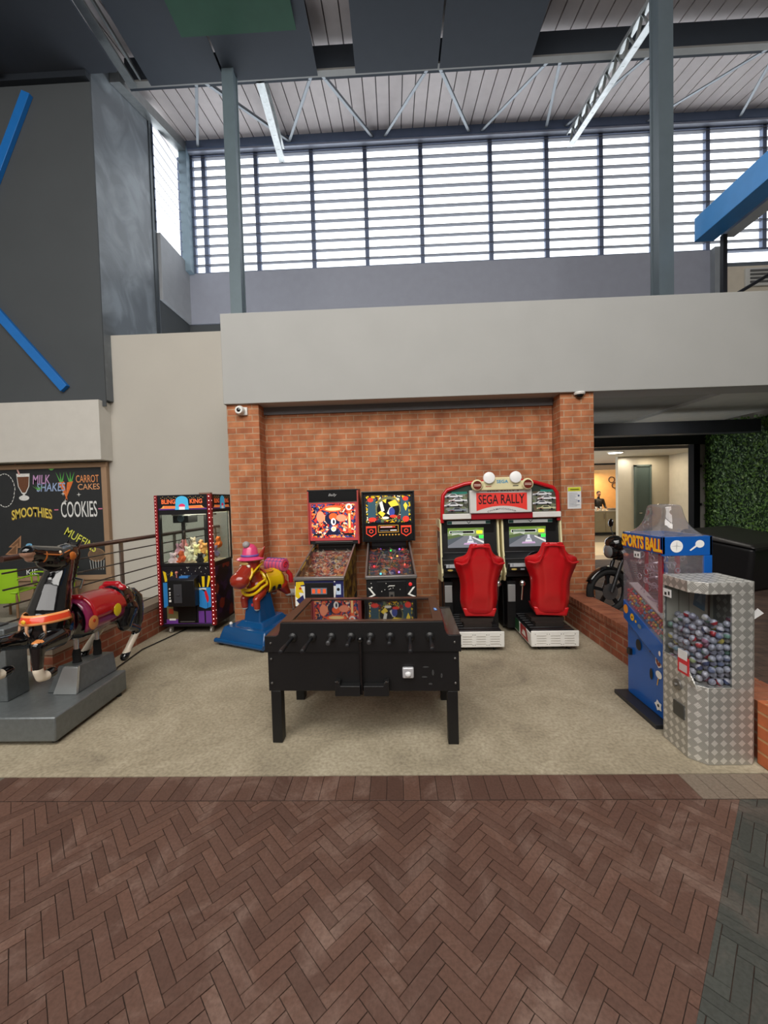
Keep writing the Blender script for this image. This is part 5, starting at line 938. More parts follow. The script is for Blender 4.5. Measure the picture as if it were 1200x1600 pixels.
    lb = MB().prism([(-0.36, 1.84), (-0.35, 1.90), (-0.30, 1.935), (-0.2, 1.95), (-0.15, 1.99), (0.15, 1.99), (0.2, 1.95), (0.30, 1.935), (0.35, 1.90), (0.36, 1.84), (0.30, 1.825), (-0.30, 1.825)], 'y', -0.09, 0.03).build('lamp_bar', CRM, mq, bevel=0.012, label='cream lamp bar with blue SEGA lettering')
    lettering('SEGA', M('3c9cc8', 0.4), lb, (0.005, -0.0915, 1.935), h=0.042, w=0.145, bold=0.02)
    for s in (-1, 1):
        MB().lathe([(0.070, 0.02), (0.074, -0.015), (0.070, -0.024), (0.066, -0.026), (0.003, -0.030)], (s*0.165, -0.10, 1.985), 28, 'y').build('round_lamp', M('f0efec', 0.25, emit=0.15), lb, label='large round white lamp cover')
        MB().lathe([(0.07, 0.03), (0.074, -0.005), (0.062, -0.022)], (s*0.315, -0.095, 1.895), 28, 'y').build('side_lamp', CRM, lb); MB().mat(M('6c2418', 0.3)).lathe([(0.054, 0.0), (0.054, -0.004)], (s*0.315, -0.118, 1.895), 24, 'y').mat(M('e8c8b8', 0.3)).box(s*0.315-0.042, s*0.315+0.042, -0.126, -0.122, 1.90, 1.908).box(s*0.315-0.042, s*0.315+0.042, -0.126, -0.122, 1.883, 1.891).build('side_lamp_lens', None, lb)
        decal('lamp_labels', lb, [(M('c06058', 0.4) if s == -1 else M('3c3c40', 0.4), rect(s*0.17-0.035, s*0.17+0.035, 1.872, 1.882))], (0, -0.0905, 0))
    return o
def seat(parent, loc, rz, RED):
    """moulded bucket seat, back towards the viewer"""
    r = bpy.data.objects.new('bucket_seat', None); COL.objects.link(r); r.parent = parent; r.location = loc; r.rotation_euler = (0, 0, rz); r['label'] = 'glossy red moulded bucket seat'
    mb = MB(); rows = []
    # outline half widths by height, shell depth
    prof = [(0.085, 0.17, 0.05), (0.10, 0.195, 0.025), (0.14, 0.215, 0.008), (0.24, 0.235, -0.015), (0.32, 0.232, -0.03), (0.42, 0.228, -0.045), (0.50, 0.235, -0.06), (0.58, 0.262, -0.075), (0.66, 0.295, -0.09), (0.72, 0.308, -0.10), (0.765, 0.300, -0.105), (0.79, 0.25, -0.11), (0.81, 0.185, -0.115), (0.85, 0.150, -0.12), (0.90, 0.135, -0.125), (0.94, 0.125, -0.128), (0.96, 0.10, -0.12)]
    nu = 16
    for (z, wd, y) in prof:
        row = []
        for i in range(nu+1):
            u = -1+2*i/nu; wing = max(0, abs(u)-0.62)/0.38
            yy = y + 0.14*wing**1.4*(1 if z < 0.80 else 0.35) - 0.025*(1 if abs(u) < 0.5 else 0)*(1 if z > 0.3 else 0.4)
            row.append(mb.bm.verts.new((u*wd, yy, z)))
        rows.append(row)
    for a, b_ in zip(rows, rows[1:]):
        for i in range(nu): mb.face([a[i], a[i+1], b_[i+1], b_[i]])
    o = mb.build('seat_shell', RED, r, smooth=60, solid=0.05); o.modifiers.new('sub', 'SUBSURF').render_levels = 2; o.modifiers['sub'].levels = 1
    def f(m_):
        m_.hexa([(-0.17, 0.02, 0.07), (0.17, 0.02, 0.07), (0.18, 0.40, 0.06), (-0.18, 0.40, 0.06)], [(-0.20, 0.02, 0.17), (0.20, 0.02, 0.17), (0.20, 0.42, 0.14), (-0.20, 0.42, 0.14)])
    organic('seat_base', r, f, 0.014, 4, m=RED)
    pts = [(0.19, -0.155, 0.70), (0.15, -0.16, 0.72), (0.13, -0.17, 0.78), (0.115, -0.17, 0.90)]
    for s in (-1, 1): MB().tube([(s*0.27, -0.085, 0.725), (s*0.20, -0.13, 0.715), (s*0.15, -0.145, 0.74), (s*0.125, -0.155, 0.80), (s*0.10, -0.16, 0.915), (0, -0.162, 0.925)], 0.012, 8).build('raised_rib', RED, r)
    return r
rally()
# ================================================================== BLACK HORSE RIDE
def horse():
    o = root('horse_ride', 'black galloping horse kiddie ride with a red saddle on a grey metal base', 'kiddie ride', (-2.78, 3.35, 0))
    HAM = M('74797a', 0.35, 0.45, var=0.12, bump=0.15, scale=160); BK = M('0d0c0e', 0.12, coat=0.8, var=0.1); WS = M('e8dcc8', 0.25, coat=0.4); OR_ = M('d88a4c', 0.3, coat=0.4); RED = M('b01420', 0.2, coat=0.6)
    b = MB().hexa([(-0.78, -0.60, 0.03), (0.235, -0.60, 0.03), (0.20, 0.215, 0.03), (-0.78, 0.215, 0.03)], [(-0.78, -0.60, 0.215), (0.235, -0.60, 0.215), (0.20, 0.215, 0.215), (-0.78, 0.215, 0.215)]).build('base', HAM, o, bevel=0.012)
    mb = MB(); [mb.cyl((x, y, 0), (x, y, 0.03), 0.025, 10) for x in (-0.66, 0.17) for y in (-0.53, 0.14)]; mb.build('feet', RUBBER, b)
    MB().hexa([(-0.16, -0.23, 0.215), (0.115, -0.23, 0.215), (0.115, 0.212, 0.215), (-0.16, 0.212, 0.215)], [(-0.08, -0.20, 0.43), (0.08, -0.20, 0.43), (0.09, 0.212, 0.39), (-0.08, 0.212, 0.39)]).build('riser', HAM, o, bevel=0.008)
    MB().hexa([(-0.085, -0.262, 0.216), (0.115, -0.262, 0.216), (0.115, -0.235, 0.216), (-0.085, -0.235, 0.216)], [(-0.01, -0.235, 0.432), (0.115, -0.235, 0.432), (0.115, -0.205, 0.432), (-0.01, -0.205, 0.432)]).build('step_plate', M('c2c6c6', 0.25, 0.6, var=0.1), o, bevel=0.004)
    cbx = B(-0.70, -0.355, -0.37, -0.18, 0.215, 0.80).build('coin_box', HAM, o, bevel=0.008); B(-0.60, -0.46, -0.34, -0.22, 0.80, 0.815).build('coin_box_top', M('3c3e40', 0.3), cbx, bevel=0.004)
    for y, zt in ((-0.10, 0.62), (0.13, 0.62)):
        p = MB().cyl((0, y, 0.5), (0, y, zt), 0.018, 14).build('pole', CHROME, o); MB().lathe([(0.034, 0.39), (0.034, 0.43), (0.030, 0.44), (0.032, 0.50), (0.026, 0.53), (0.022, 0.535)], (0, y, 0), 16).build('rubber_boot', RUBBER, p)
    def f(mb):
        mb.ball((0, 0.02, 0.785), (0.155, 0.40, 0.175), 3); mb.ball((0, -0.33, 0.82), (0.155, 0.18, 0.20), 3); mb.ball((0, 0.38, 0.80), (0.165, 0.21, 0.20), 3)
        capsule(mb, (0, -0.34, 0.93), 0.155, (0, -0.28, 1.12), 0.12, sx=0.85); capsule(mb, (0, -0.28, 1.12), 0.12, (0, -0.19, 1.32), 0.09, sx=0.8)
        capsule(mb, (0.0, -0.15, 1.37), 0.085, (0.0, -0.27, 1.335), 0.098); capsule(mb, (0.0, -0.27, 1.36), 0.085, (0.0, -0.47, 1.42), 0.055); mb.ball((0, -0.49, 1.425), (0.056, 0.058, 0.052)); mb.ball((0, -0.46, 1.37), (0.042, 0.055, 0.028)); capsule(mb, (0, -0.25, 1.30), 0.07, (0, -0.36, 1.33), 0.055)
        for s in (-1, 1): capsule(mb, (s*0.045, -0.10, 1.41), 0.022, (s*0.055, -0.05, 1.475), 0.008); mb.ball((s*0.055, -0.27, 1.385), (0.022, 0.035, 0.025))
        # fore legs
        for s, k, fz in ((1, -0.07, 0.0), (-1, -0.17, 0.06)):
            capsule(mb, (s*0.09, -0.38, 0.74), 0.085, (s*0.115, -0.50+k, 0.73+fz), 0.052); capsule(mb, (s*0.115, -0.51+k, 0.735+fz), 0.048, (s*0.12, -0.52+k, 0.57+fz), 0.032); capsule(mb, (s*0.12, -0.52+k, 0.56+fz), 0.034, (s*0.12, -0.50+k, 0.50+fz), 0.033); capsule(mb, (s*0.12, -0.47+k, 0.495+fz), 0.036, (s*0.12, -0.41+k, 0.50+fz), 0.042)
        for s, dy, dz in ((1, 0.0, 0.0), (-1, -0.20, 0.10)):
            capsule(mb, (s*0.09, 0.40, 0.74), 0.115, (s*0.115, 0.34+dy*0.4, 0.60+dz*0.4), 0.062); capsule(mb, (s*0.115, 0.34+dy*0.4, 0.60+dz*0.4), 0.055, (s*0.12, 0.52+dy*0.7, 0.50+dz), 0.036); capsule(mb, (s*0.12, 0.52+dy*0.7, 0.50+dz), 0.034, (s*0.12, 0.37+dy, 0.36+dz), 0.030); capsule(mb, (s*0.12, 0.36+dy, 0.345+dz), 0.034, (s*0.12, 0.31+dy, 0.295+dz), 0.040)
    def pick(c):
        # painted socks, knees and hooves
        if c.y < -0.43 and c.z < 0.70:
            fz = 0.06 if c.x < 0 else 0; k = -0.17 if c.x < 0 else -0.07
            if c.y > -0.452+k: return 0
            if c.z < 0.575+fz: return 1
        if c.y < (-0.56 if c.x > 0 else -0.66) and 0.70 < c.z < 0.88 and abs(c.x) > 0.05:
            if c.z > (0.765 if c.x > 0 else 0.825): return 2
        if c.y > 0.1 and abs(c.x) > 0.05:
            dz = 0.10 if c.x < 0 else 0
            if 0.335+dz < c.z < 0.47+dz and c.y > 0.26 + (-0.2 if c.x < 0 else 0) and c.z < 0.57: return 1
        if c.y < -0.485 and 1.30 < c.z < 1.425: return 3
        return 0
    bd = organic('horse_body', o, f, 0.0085, 5, [BK, WS, OR_, M('b88c74', 0.25, coat=0.5)], pick, label='glossy black horse body with cream socks')
    # mane
    mb = MB()
    for k in range(13):
        t = k/12; y = -0.10-0.16*t; z = 1.42-0.46*t
        for s in (-1, 0, 1): mb.tube([(s*0.02, y-0.03, z+0.02), (s*0.04, y+0.01, z+0.0), (s*0.05, y+0.015, z-0.06), (s*0.04, y+0.03, z-0.11)], [0.018, 0.017, 0.013, 0.004], 7)
    mb.build('mane', M('1c1816', 0.25, coat=0.6, var=0.4, scale=120), o)
    mb = MB()
    for s in (-1, 0, 1): mb.tube([(s*0.012, 0.53, 0.86), (s*0.02, 0.62, 0.875), (s*0.03, 0.685, 0.80), (s*0.03, 0.70, 0.68), (s*0.025, 0.69, 0.55), (s*0.02, 0.655, 0.45), (s*0.008, 0.625, 0.38)], [0.02, 0.03, 0.036, 0.036, 0.036, 0.026, 0.006], 9)
    mb.build('tail', M('33302c', 0.22, coat=0.7, var=0.4, scale=90), o)
    # painted saddle blanket and saddle
    def shell(name, y0, y1, ang, sc, m, flare=0.0, zc=0.785, rx=0.155, rz=0.178, lab=None):
        mb = MB(); rows = []; ny, na = 14, 20
        for i in range(ny+1):
            y = y0+(y1-y0)*i/ny; k = sqrt(max(0.05, 1-((y-0.02)/0.62)**2)); row = []
            for j in range(na+1):
                a = radians(90-ang + 2*ang*j/na); e = 1+flare*(abs(2*j/na-1))**3
                row.append(mb.bm.verts.new((rx*sc*k*cos(a)*e, y, zc+rz*sc*k*sin(a))))
            rows.append(row)
        for a_, b_ in zip(rows, rows[1:]):
            for j in range(na): mb.face([a_[j], a_[j+1], b_[j+1], b_[j]])
        return mb.build(name, m, o, smooth=60, solid=0.014, label=lab)
    shell('saddle_blanket', -0.17, 0.40, 118, 1.10, M('8a2450', 0.22, coat=0.6), lab='magenta purple saddle blanket')
    shell('saddle', -0.10, 0.34, 88, 1.19, RED, lab='glossy red saddle')
    def g(mb): capsule(mb, (-0.10, 0.36, 0.96), 0.035, (0.10, 0.36, 0.96), 0.035); capsule(mb, (-0.06, 0.355, 1.0), 0.03, (0.06, 0.355, 1.0), 0.03)
    organic('saddle_cantle', o, g, 0.01, 3, m=RED); organic('saddle_pommel', o, lambda mb: capsule(mb, (-0.05, -0.10, 0.98), 0.03, (0.05, -0.10, 0.98), 0.03), 0.01, 3, m=RED)
    sh = [(M('e0c820', 0.3), [(-0.03, -0.035), (0.06, -0.02), (0.075, 0.03), (0.02, 0.085), (-0.01, 0.02)])]
    for s in (-1, 1):
        MB().ball((s*0.187, 0.16, 0.80), (0.006, 0.05, 0.06), 2).build('saddle_disc', M('e4cc28', 0.25), o); d = MB().mat(M('d89050', 0.25)); d.ball((s*0.180, -0.12, 0.77), (0.008, 0.055, 0.06), 2).mat(M('c04020', 0.25)).ball((s*0.187, -0.12, 0.785), (0.006, 0.018, 0.018), 1)
        d.build('saddle_ornament', None, o, label='orange painted ornament')
    # breast band
    mb = MB(); n = 26; ringz = [(0.955, 1.0, 2), (0.93, 1.01, 0), (0.895, 1.01, 2), (0.875, 1.0, 2)]; RDB = M('e04420', 0.25, coat=0.5); ORB = M('f0a060', 0.25, coat=0.5)
    def pt(k, z, e):
        a = pi+pi*k/n; rr = sqrt(max(0.1, 1-((z-0.82)/0.23)**2)); return (0.172*cos(a)*e*rr*1.0, -0.33+0.205*sin(a)*e*rr, z)
    for (za, zb, m_) in ((0.945, 0.930, ORB), (0.930, 0.890, RDB), (0.890, 0.874, ORB)):
        mb.mat(m_)
        for k in range(n): mb.poly([pt(k, za, 1.05), pt(k+1, za, 1.05), pt(k+1, zb, 1.05), pt(k, zb, 1.05)])
    bmesh.ops.remove_doubles(mb.bm, verts=mb.bm.verts, dist=0.0005); mb.build('breast_band', None, o, solid=0.01, label='orange and red breast band')
    for x in (-0.09, 0, 0.09): MB().mat(M('f0b890', 0.3)).tube([(x, -0.535+abs(x)*0.5, 0.875), (x*1.1, -0.54+abs(x)*0.5, 0.83), (x, -0.52+abs(x)*0.5, 0.79)], [0.013, 0.009, 0.004], 6).build('tassel', None, o)
    MB().ball((0, -0.56, 0.91), (0.02, 0.01, 0.02), 1).build('band_stud', M('e8b030', 0.3), o)
    mb = MB().mat(M('c8702c', 0.3))
    mb.tube([(0.072, -0.20, 1.40), (0.078, -0.30, 1.375), (0.060, -0.40, 1.395), (0.046, -0.455, 1.41)], 0.007, 6).tube([(-0.072, -0.20, 1.40), (-0.078, -0.30, 1.375), (-0.060, -0.40, 1.395), (-0.046, -0.455, 1.41)], 0.007, 6)
    mb.torus((0, -0.40, 1.39), 0.062, 0.006, 'y', 20, 6); [mb.ball((s*0.085, -0.19, 1.35), (0.014, 0.038, 0.038), 2) for s in (-1, 1)]; mb.build('bridle', None, o, label='orange bridle with round rosettes')
    mb = MB(); [mb.ball((s*0.07, -0.29, 1.395), 0.015, 1) for s in (-1, 1)]; [mb.ball((s*0.028, -0.505, 1.42), 0.010, 1) for s in (-1, 1)]; mb.build('eyes_and_nostrils', M('e8d0b0', 0.2), o)
    MB().tube([(-0.09, -0.135, 1.06), (-0.09, -0.10, 1.13), (0, -0.095, 1.15), (0.09, -0.10, 1.13), (0.09, -0.135, 1.06)], 0.011, 10).build('grab_handle', CHROME, o)
    return o
horse()
# ================================================================== RED PONY RIDE
def pony():
    o = root('pony_ride', 'red cartoon pony kiddie ride with a pink hat on a blue base', 'kiddie ride', (-1.76, 4.98, 0), radians(-24))
    BL = M('0f4c80', 0.22, coat=0.6); RD = M('9a2c1c', 0.2, coat=0.7); YE = M('e8c014', 0.25, coat=0.5); PK = M('e4487c', 0.3, coat=0.4); OR_ = M('e89c18', 0.3, coat=0.4)
    b = MB().hexa([(-0.39, -0.40, 0.035), (0.37, -0.40, 0.035), (0.32, 0.36, 0.035), (-0.32, 0.36, 0.035)], [(-0.35, -0.33, 0.21), (0.34, -0.33, 0.21), (0.28, 0.33, 0.23), (-0.28, 0.33, 0.23)])
    b = b.build('base', BL, o, bevel=0.025, seg=3, label='moulded blue base')
    MB().tube([(-0.40, -0.41, 0.055), (0.38, -0.41, 0.055)], 0.03, 10).build('bumper', BL, b); mb = MB(); [mb.lathe([(0.045, 0), (0.04, 0.045)], (x, y, 0), 14) for x, y in ((-0.33, -0.36), (0.33, -0.36), (-0.26, 0.28), (0.26, 0.28))]; mb.build('feet', RUBBER, b)
    MB().hexa([(-0.14, -0.20, 0.21), (0.14, -0.20, 0.21), (0.14, 0.12, 0.21), (-0.14, 0.12, 0.21)], [(-0.11, -0.17, 0.56), (0.11, -0.17, 0.56), (0.10, 0.05, 0.60), (-0.10, 0.05, 0.60)]).build('pedestal', BL, o, bevel=0.02, seg=3)
    def ff(mb): mb.hexa([(-0.22, -0.27, 0.2), (0.24, -0.27, 0.2), (0.2, 0.28, 0.2), (-0.2, 0.28, 0.2)], [(-0.17, -0.2, 0.27), (0.17, -0.2, 0.27), (0.14, 0.22, 0.29), (-0.14, 0.22, 0.29)])
    organic('base_mound', o, ff, 0.012, 4, m=BL); MB().ball((-0.30, -0.25, 0.225), 0.022, 2).build('start_button', WHITE, b); MB().ball((0.0, -0.178, 0.47), (0.02, 0.01, 0.025), 1).build('red_mark', M('d03040', 0.3), o)
    def f(mb):
        mb.ball((0, 0.10, 0.70), (0.145, 0.26, 0.135), 3); mb.ball((0, -0.06, 0.69), (0.14, 0.15, 0.145), 3); mb.ball((0, 0.26, 0.70), (0.14, 0.13, 0.14), 3)
        capsule(mb, (0, -0.08, 0.74), 0.10, (0, -0.16, 0.90), 0.085); capsule(mb, (0, -0.17, 0.96), 0.115, (0, -0.18, 1.02), 0.11); capsule(mb, (0, -0.22, 0.93), 0.10, (0, -0.33, 0.84), 0.105); mb.ball((0, -0.36, 0.815), (0.125, 0.115, 0.105), 3)
        for s in (-1, 1):
            capsule(mb, (s*0.09, -0.10, 0.62), 0.062, (s*0.10, -0.21, 0.55), 0.046); capsule(mb, (s*0.10, -0.21, 0.54), 0.045, (s*0.10, -0.20, 0.45), 0.04); capsule(mb, (s*0.10, 0.27, 0.64), 0.09, (s*0.12, 0.33, 0.55), 0.05); capsule(mb, (s*0.12, 0.34, 0.55), 0.045, (s*0.12, 0.36, 0.51), 0.042)
            capsule(mb, (s*0.10, -0.12, 1.06), 0.042, (s*0.165, -0.10, 1.20), 0.012)
    HV = WHITE
    organic('pony_body', o, f, 0.009, 5, [RD, HV], lambda c: 1 if (c.z < 0.435 and c.y < -0.1) or (c.z < 0.505 and c.y > 0.3) else 0, label='glossy brick red pony body with white hooves')
    h = MB().lathe([(0.155, -0.012), (0.17, 0.0), (0.155, 0.014), (0.105, 0.03), (0.10, 0.05), (0.085, 0.13), (0.05, 0.175), (0.012, 0.19)], (0, -0.18, 1.055), 28).build('hat', PK, o, label='pink brimmed hat'); MB().torus((0, -0.18, 1.098), 0.100, 0.014, 'z', 28, 8).build('hat_band', M('6c5ca8', 0.4), h)
    MB().ball((0.0, -0.24, 1.235), 0.045, 2).build('pompom', M('a4a0a0', 0.5, bump=0.4), h)
    def fs(mb): mb.ball((0, 0.10, 0.74), (0.158, 0.15, 0.125), 3)
    sd = MB(); rows = []
    for i in range(11):
        y = -0.03+0.27*i/10; k = 1+0.10*(abs(2*i/10-1))**2; row = []
        for j in range(19):
            a = radians(-35+250*j/18); rr = 0.157*k; row.append(sd.bm.verts.new((rr*cos(a), y, 0.70+0.155*k*sin(a)+(0.02*(abs(2*i/10-1))**2 if sin(a) > 0.7 else 0))))
        rows.append(row)
    for a_, b_ in zip(rows, rows[1:]):
        for j in range(18): sd.face([a_[j], a_[j+1], b_[j+1], b_[j]])
    sd.build('saddle', YE, o, smooth=60, solid=0.012, label='yellow saddle'); MB().ball((0, 0.10, 0.855), (0.09, 0.09, 0.018), 2).build('saddle_seat', OR_, o)
    mb = MB(); [mb.box(s*0.150-0.008, s*0.150+0.008, y, y+0.06, 0.62, 0.675) for s in (-1, 1) for y in (0.02, 0.13)]; mb.build('saddle_pockets', BLACK, o)
    PL = M('e05c84', 0.5); rr = MB().tube([(-0.15, 0.29, 0.905), (0.15, 0.29, 0.905)], 0.09, 20).build('bedroll', PL, o, bevel=0.015, label='pink tartan bedroll')
    mb = MB().mat(M('5858a0', 0.5)); [mb.torus((x, 0.29, 0.905), 0.091, 0.004, 'x', 24, 6) for x in (-0.12, -0.06, 0.0, 0.06, 0.12)]
    for a in (60, 100, 140): mb.cyl((-0.15, 0.29+0.091*cos(radians(a)), 0.905+0.091*sin(radians(a))), (0.15, 0.29+0.091*cos(radians(a)), 0.905+0.091*sin(radians(a))), 0.004, 6)
    mb.mat(M('d0202c', 0.4)); [mb.tube([(s*0.153, 0.29+0.05*cos(t*0.7)*(1-t/14), 0.905+0.05*sin(t*0.7)*(1-t/14)) for t in range(13)], 0.008, 6) for s in (-1, 1)]; mb.build('tartan_lines', None, rr)
    mb = MB().mat(YE)
    for (r_, cy, cz, rx_) in ((0.125, -0.09, 0.70, 0), (0.118, -0.11, 0.76, 0)): 
        pts = [(1.15*r_*cos(2*pi*k/24), cy-0.06+0.04*sin(2*pi*k/24+0.5)-0.055*abs(sin(2*pi*k/24)) if sin(2*pi*k/24) < 0 else cy+0.03, cz+0.9*r_*sin(2*pi*k/24)+0.02) for k in range(24)]
        mb.tube(pts, 0.019, 8, closed=True)
    mb.build('neckerchief', None, o, label='yellow neckerchief')
    mb = MB().mat(YE); pts = [(0.118*cos(2*pi*k/24), -0.285+0.05*sin(2*pi*k/24), 0.875+0.10*sin(2*pi*k/24)) for k in range(24)]; mb.tube(pts, 0.014, 8, closed=True); [mb.tube([(s*0.118, -0.28, 0.89), (s*0.125, -0.18, 0.96), (s*0.10, -0.08, 1.0)], 0.012, 8) for s in (-1, 1)]; mb.build('halter', None, o)
    mb = MB().mat(M('f0e8d8', 0.3)); [mb.ball((s*0.055, -0.275, 0.975), (0.03, 0.02, 0.022), 2) for s in (-1, 1)]; mb.mat(BLACKG); [mb.ball((s*0.055, -0.294, 0.972), 0.010, 1) for s in (-1, 1)]; mb.mat(M('e8c878', 0.4)).ball((0, -0.285, 1.01), (0.07, 0.02, 0.025), 2); mb.build('eyes_and_fringe', None, o)
    MB().tube([(0.125, 0.35, 0.82), (0.16, 0.38, 0.76), (0.15, 0.40, 0.66)], 0.03, 8).build('tail', M('c01c28', 0.3), o)
    MB().tube([(-0.12, -0.04, 0.86), (0, -0.07, 0.93), (0.12, -0.04, 0.86)], 0.012, 8).build('grab_handle', M('b02018', 0.3), o)
    return o
pony()
# ================================================================== SILVER CAPSULE MACHINE
def capsule_machine():
    X0, Y0 = 1.87, 2.50
    o = root('capsule_vending_machine', 'aluminium tread plate capsule vending machine with a wrap around window', 'vending machine', (X0, Y0, 0))
    W, D, H, ch_ = 0.375, 0.31, 1.17, 0.075
    foot = [(0, ch_), (ch_, 0), (W-0.03, 0), (W, 0.02), (W, D), (0, D)]
    MB().prism(foot, 'z', 0.0, 0.50).build('lower_body', TREAD, o, bevel=0.003); MB().prism(foot, 'z', 1.095, H).build('top_cap', TREAD, o, bevel=0.003)
    MB().prism([(W-0.155, 0), (W-0.03, 0), (W, 0.02), (W, D), (W-0.012, D), (W-0.012, 0.03), (W-0.155, 0.012)], 'z', 0.50, 1.095).build('corner_panel', TREAD, o)
    MB().prism([(0, 0.50), (D, 0.50), (D, 0.62), (0.10, 0.62)], 'x', -0.001, 0.008).build('window_sill', TREAD, o); B(0.01, W-0.012, D-0.01, D, 0.50, 1.095).build('back_panel', M('8a8c88', 0.4, 0.3), o)
    decal('back_poster', o, [(M('c8c4b4', 0.5), rect(0.02, 0.34, 0.84, 1.09)), (M('8c8878', 0.5), rect(0.10, 0.106, 0.84, 1.09)), (M('8c8878', 0.5), rect(0.17, 0.176, 0.84, 1.09)), (M('4c88a8', 0.5), [(0.2, 0.95), (0.28, 0.90), (0.29, 1.05), (0.22, 1.08)]), (M('7cb0c8', 0.5), [(0.22, 0.98), (0.26, 0.95), (0.26, 1.04)]), (M('6c5040', 0.5), [(0.30, 0.86), (0.315, 0.86), (0.32, 1.05), (0.30, 1.06)])], (0, D-0.0105, 0))
    MB().box(0.002, 0.006, 0.08, D-0.006, 0.50, 1.095).hexa([(0.002, ch_, 0.50), (ch_, 0.002, 0.50), (ch_+0.004, 0.006, 0.50), (0.006, ch_+0.004, 0.50)], [(0.002, ch_, 1.095), (ch_, 0.002, 1.095), (ch_+0.004, 0.006, 1.095), (0.006, ch_+0.004, 1.095)]).box(ch_, W-0.155, 0.002, 0.006, 0.50, 1.095).build('window', glass('capsule_window', 'f0f2f4', 0.02), o)
    B(0.0, 0.012, D-0.012, D, 0.5, 1.095).build('rear_post', TREAD, o)
    MB().mat(M('d83038', 0.4)).box(-0.003, 0.001, 0.06, 0.16, 0.545, 0.66).mat(M('ececec', 0.4)).box(-0.004, -0.002, 0.075, 0.155, 0.64, 0.70).mat(M('d8c8c8', 0.4)).box(-0.004, -0.002, 0.075, 0.145, 0.56, 0.61).build('red_price_sticker', None, o, label='red and white price sticker')
    MB().mat(M('f0f0f0', 0.4)).box(-0.003, -0.001, 0.22, 0.30, 1.02, 1.075).mat(M('303030', 0.5)).box(-0.004, -0.0025, 0.235, 0.25, 1.035, 1.06).box(-0.004, -0.0025, 0.265, 0.285, 1.03, 1.05).build('white_label', None, o)
    MB().mat(M('f0f0f0', 0.4)).hexa([(W+0.001, 0.02, 0.93), (W+0.03, -0.01, 0.975), (W+0.001, -0.0, 1.005), (W+0.001, 0.02, 0.98)], [(W+0.001, 0.022, 0.93), (W+0.03, -0.008, 0.975), (W+0.001, 0.002, 1.005), (W+0.001, 0.022, 0.98)]).build('side_flag_label', None, o)
    MB().lathe([(0.035, 0), (0.035, -0.012), (0.012, -0.014), (0.012, -0.03)], (0, 0.16, 0.45), 18, 'x').build('coin_mechanism', STEEL, o); B(-0.008, 0.0, 0.10, 0.20, 0.235, 0.33).build('prize_flap', M('4c4c48', 0.4, 0.3), o, bevel=0.003)
    return o
capsule_machine()
def capsules():
    cols = ['a06070', 'c8b860', '8890b0', 'b8b8c4', '7ca090', '4c5478', 'b07c94', 'a4b080', 'c03c44', '9c98b0', 'c8c4bc', '88a8b8', 'a8a4b0', 'b0acb8', '98949c']
    me = []
    for h in cols:
        mb = MB().mat(M(h, 0.25, coat=0.5, var=0.3, scale=400)); g = 12
        mb.lathe([(0.002, -0.021), (0.012, -0.018), (0.019, -0.009), (0.0215, -0.001), (0.0215, 0.0)], (0, 0, 0), 12).mat(M(random.choice(['a8a8b4', 'b4b4c0', '9c9cac', 'c0bcc4']), 0.08, coat=1.0, var=0.3, scale=400)); mb.lathe([(0.0225, 0.0), (0.0225, 0.002), (0.018, 0.012), (0.010, 0.018), (0.002, 0.0205)], (0, 0, 0), 12)
        b = mb.build('toy_capsule', None); me.append(b.data); bpy.data.objects.remove(b)
    n = 0; pts = []
    # stack in the window: front and left rows first
    z = 0.526; r = 0
    while z < 0.98:
        for q in range(6):
            for p in range(7):
                x = 1.902+p*0.0465+(r % 2)*0.02; y = 2.535+q*0.047+(r % 2)*0.02
                if (x-1.87)+(y-2.50) < 0.115 or x > 2.20 or y > 2.785: continue
                if q > 2 and p > 3: continue
                if z > 0.86+0.05*sin(p*2.1+q)+(0.05 if p < 2 else 0): continue
                pts.append((x, y, z+random.uniform(-0.003, 0.003)))
        z += 0.037; r += 1
    for (x, y, z) in pts:
        m_ = random.choice(me); o = bpy.data.objects.new('toy_capsule', m_); COL.objects.link(o); o.location = (x, y, z); o.rotation_euler = (random.uniform(-1, 1), random.uniform(-1, 1), random.uniform(0, 6))
        tag(o, 'round two part toy capsule heaped behind the tread plate machine window', 'toy capsule', 'toy capsules in the tread plate machine')
capsules()
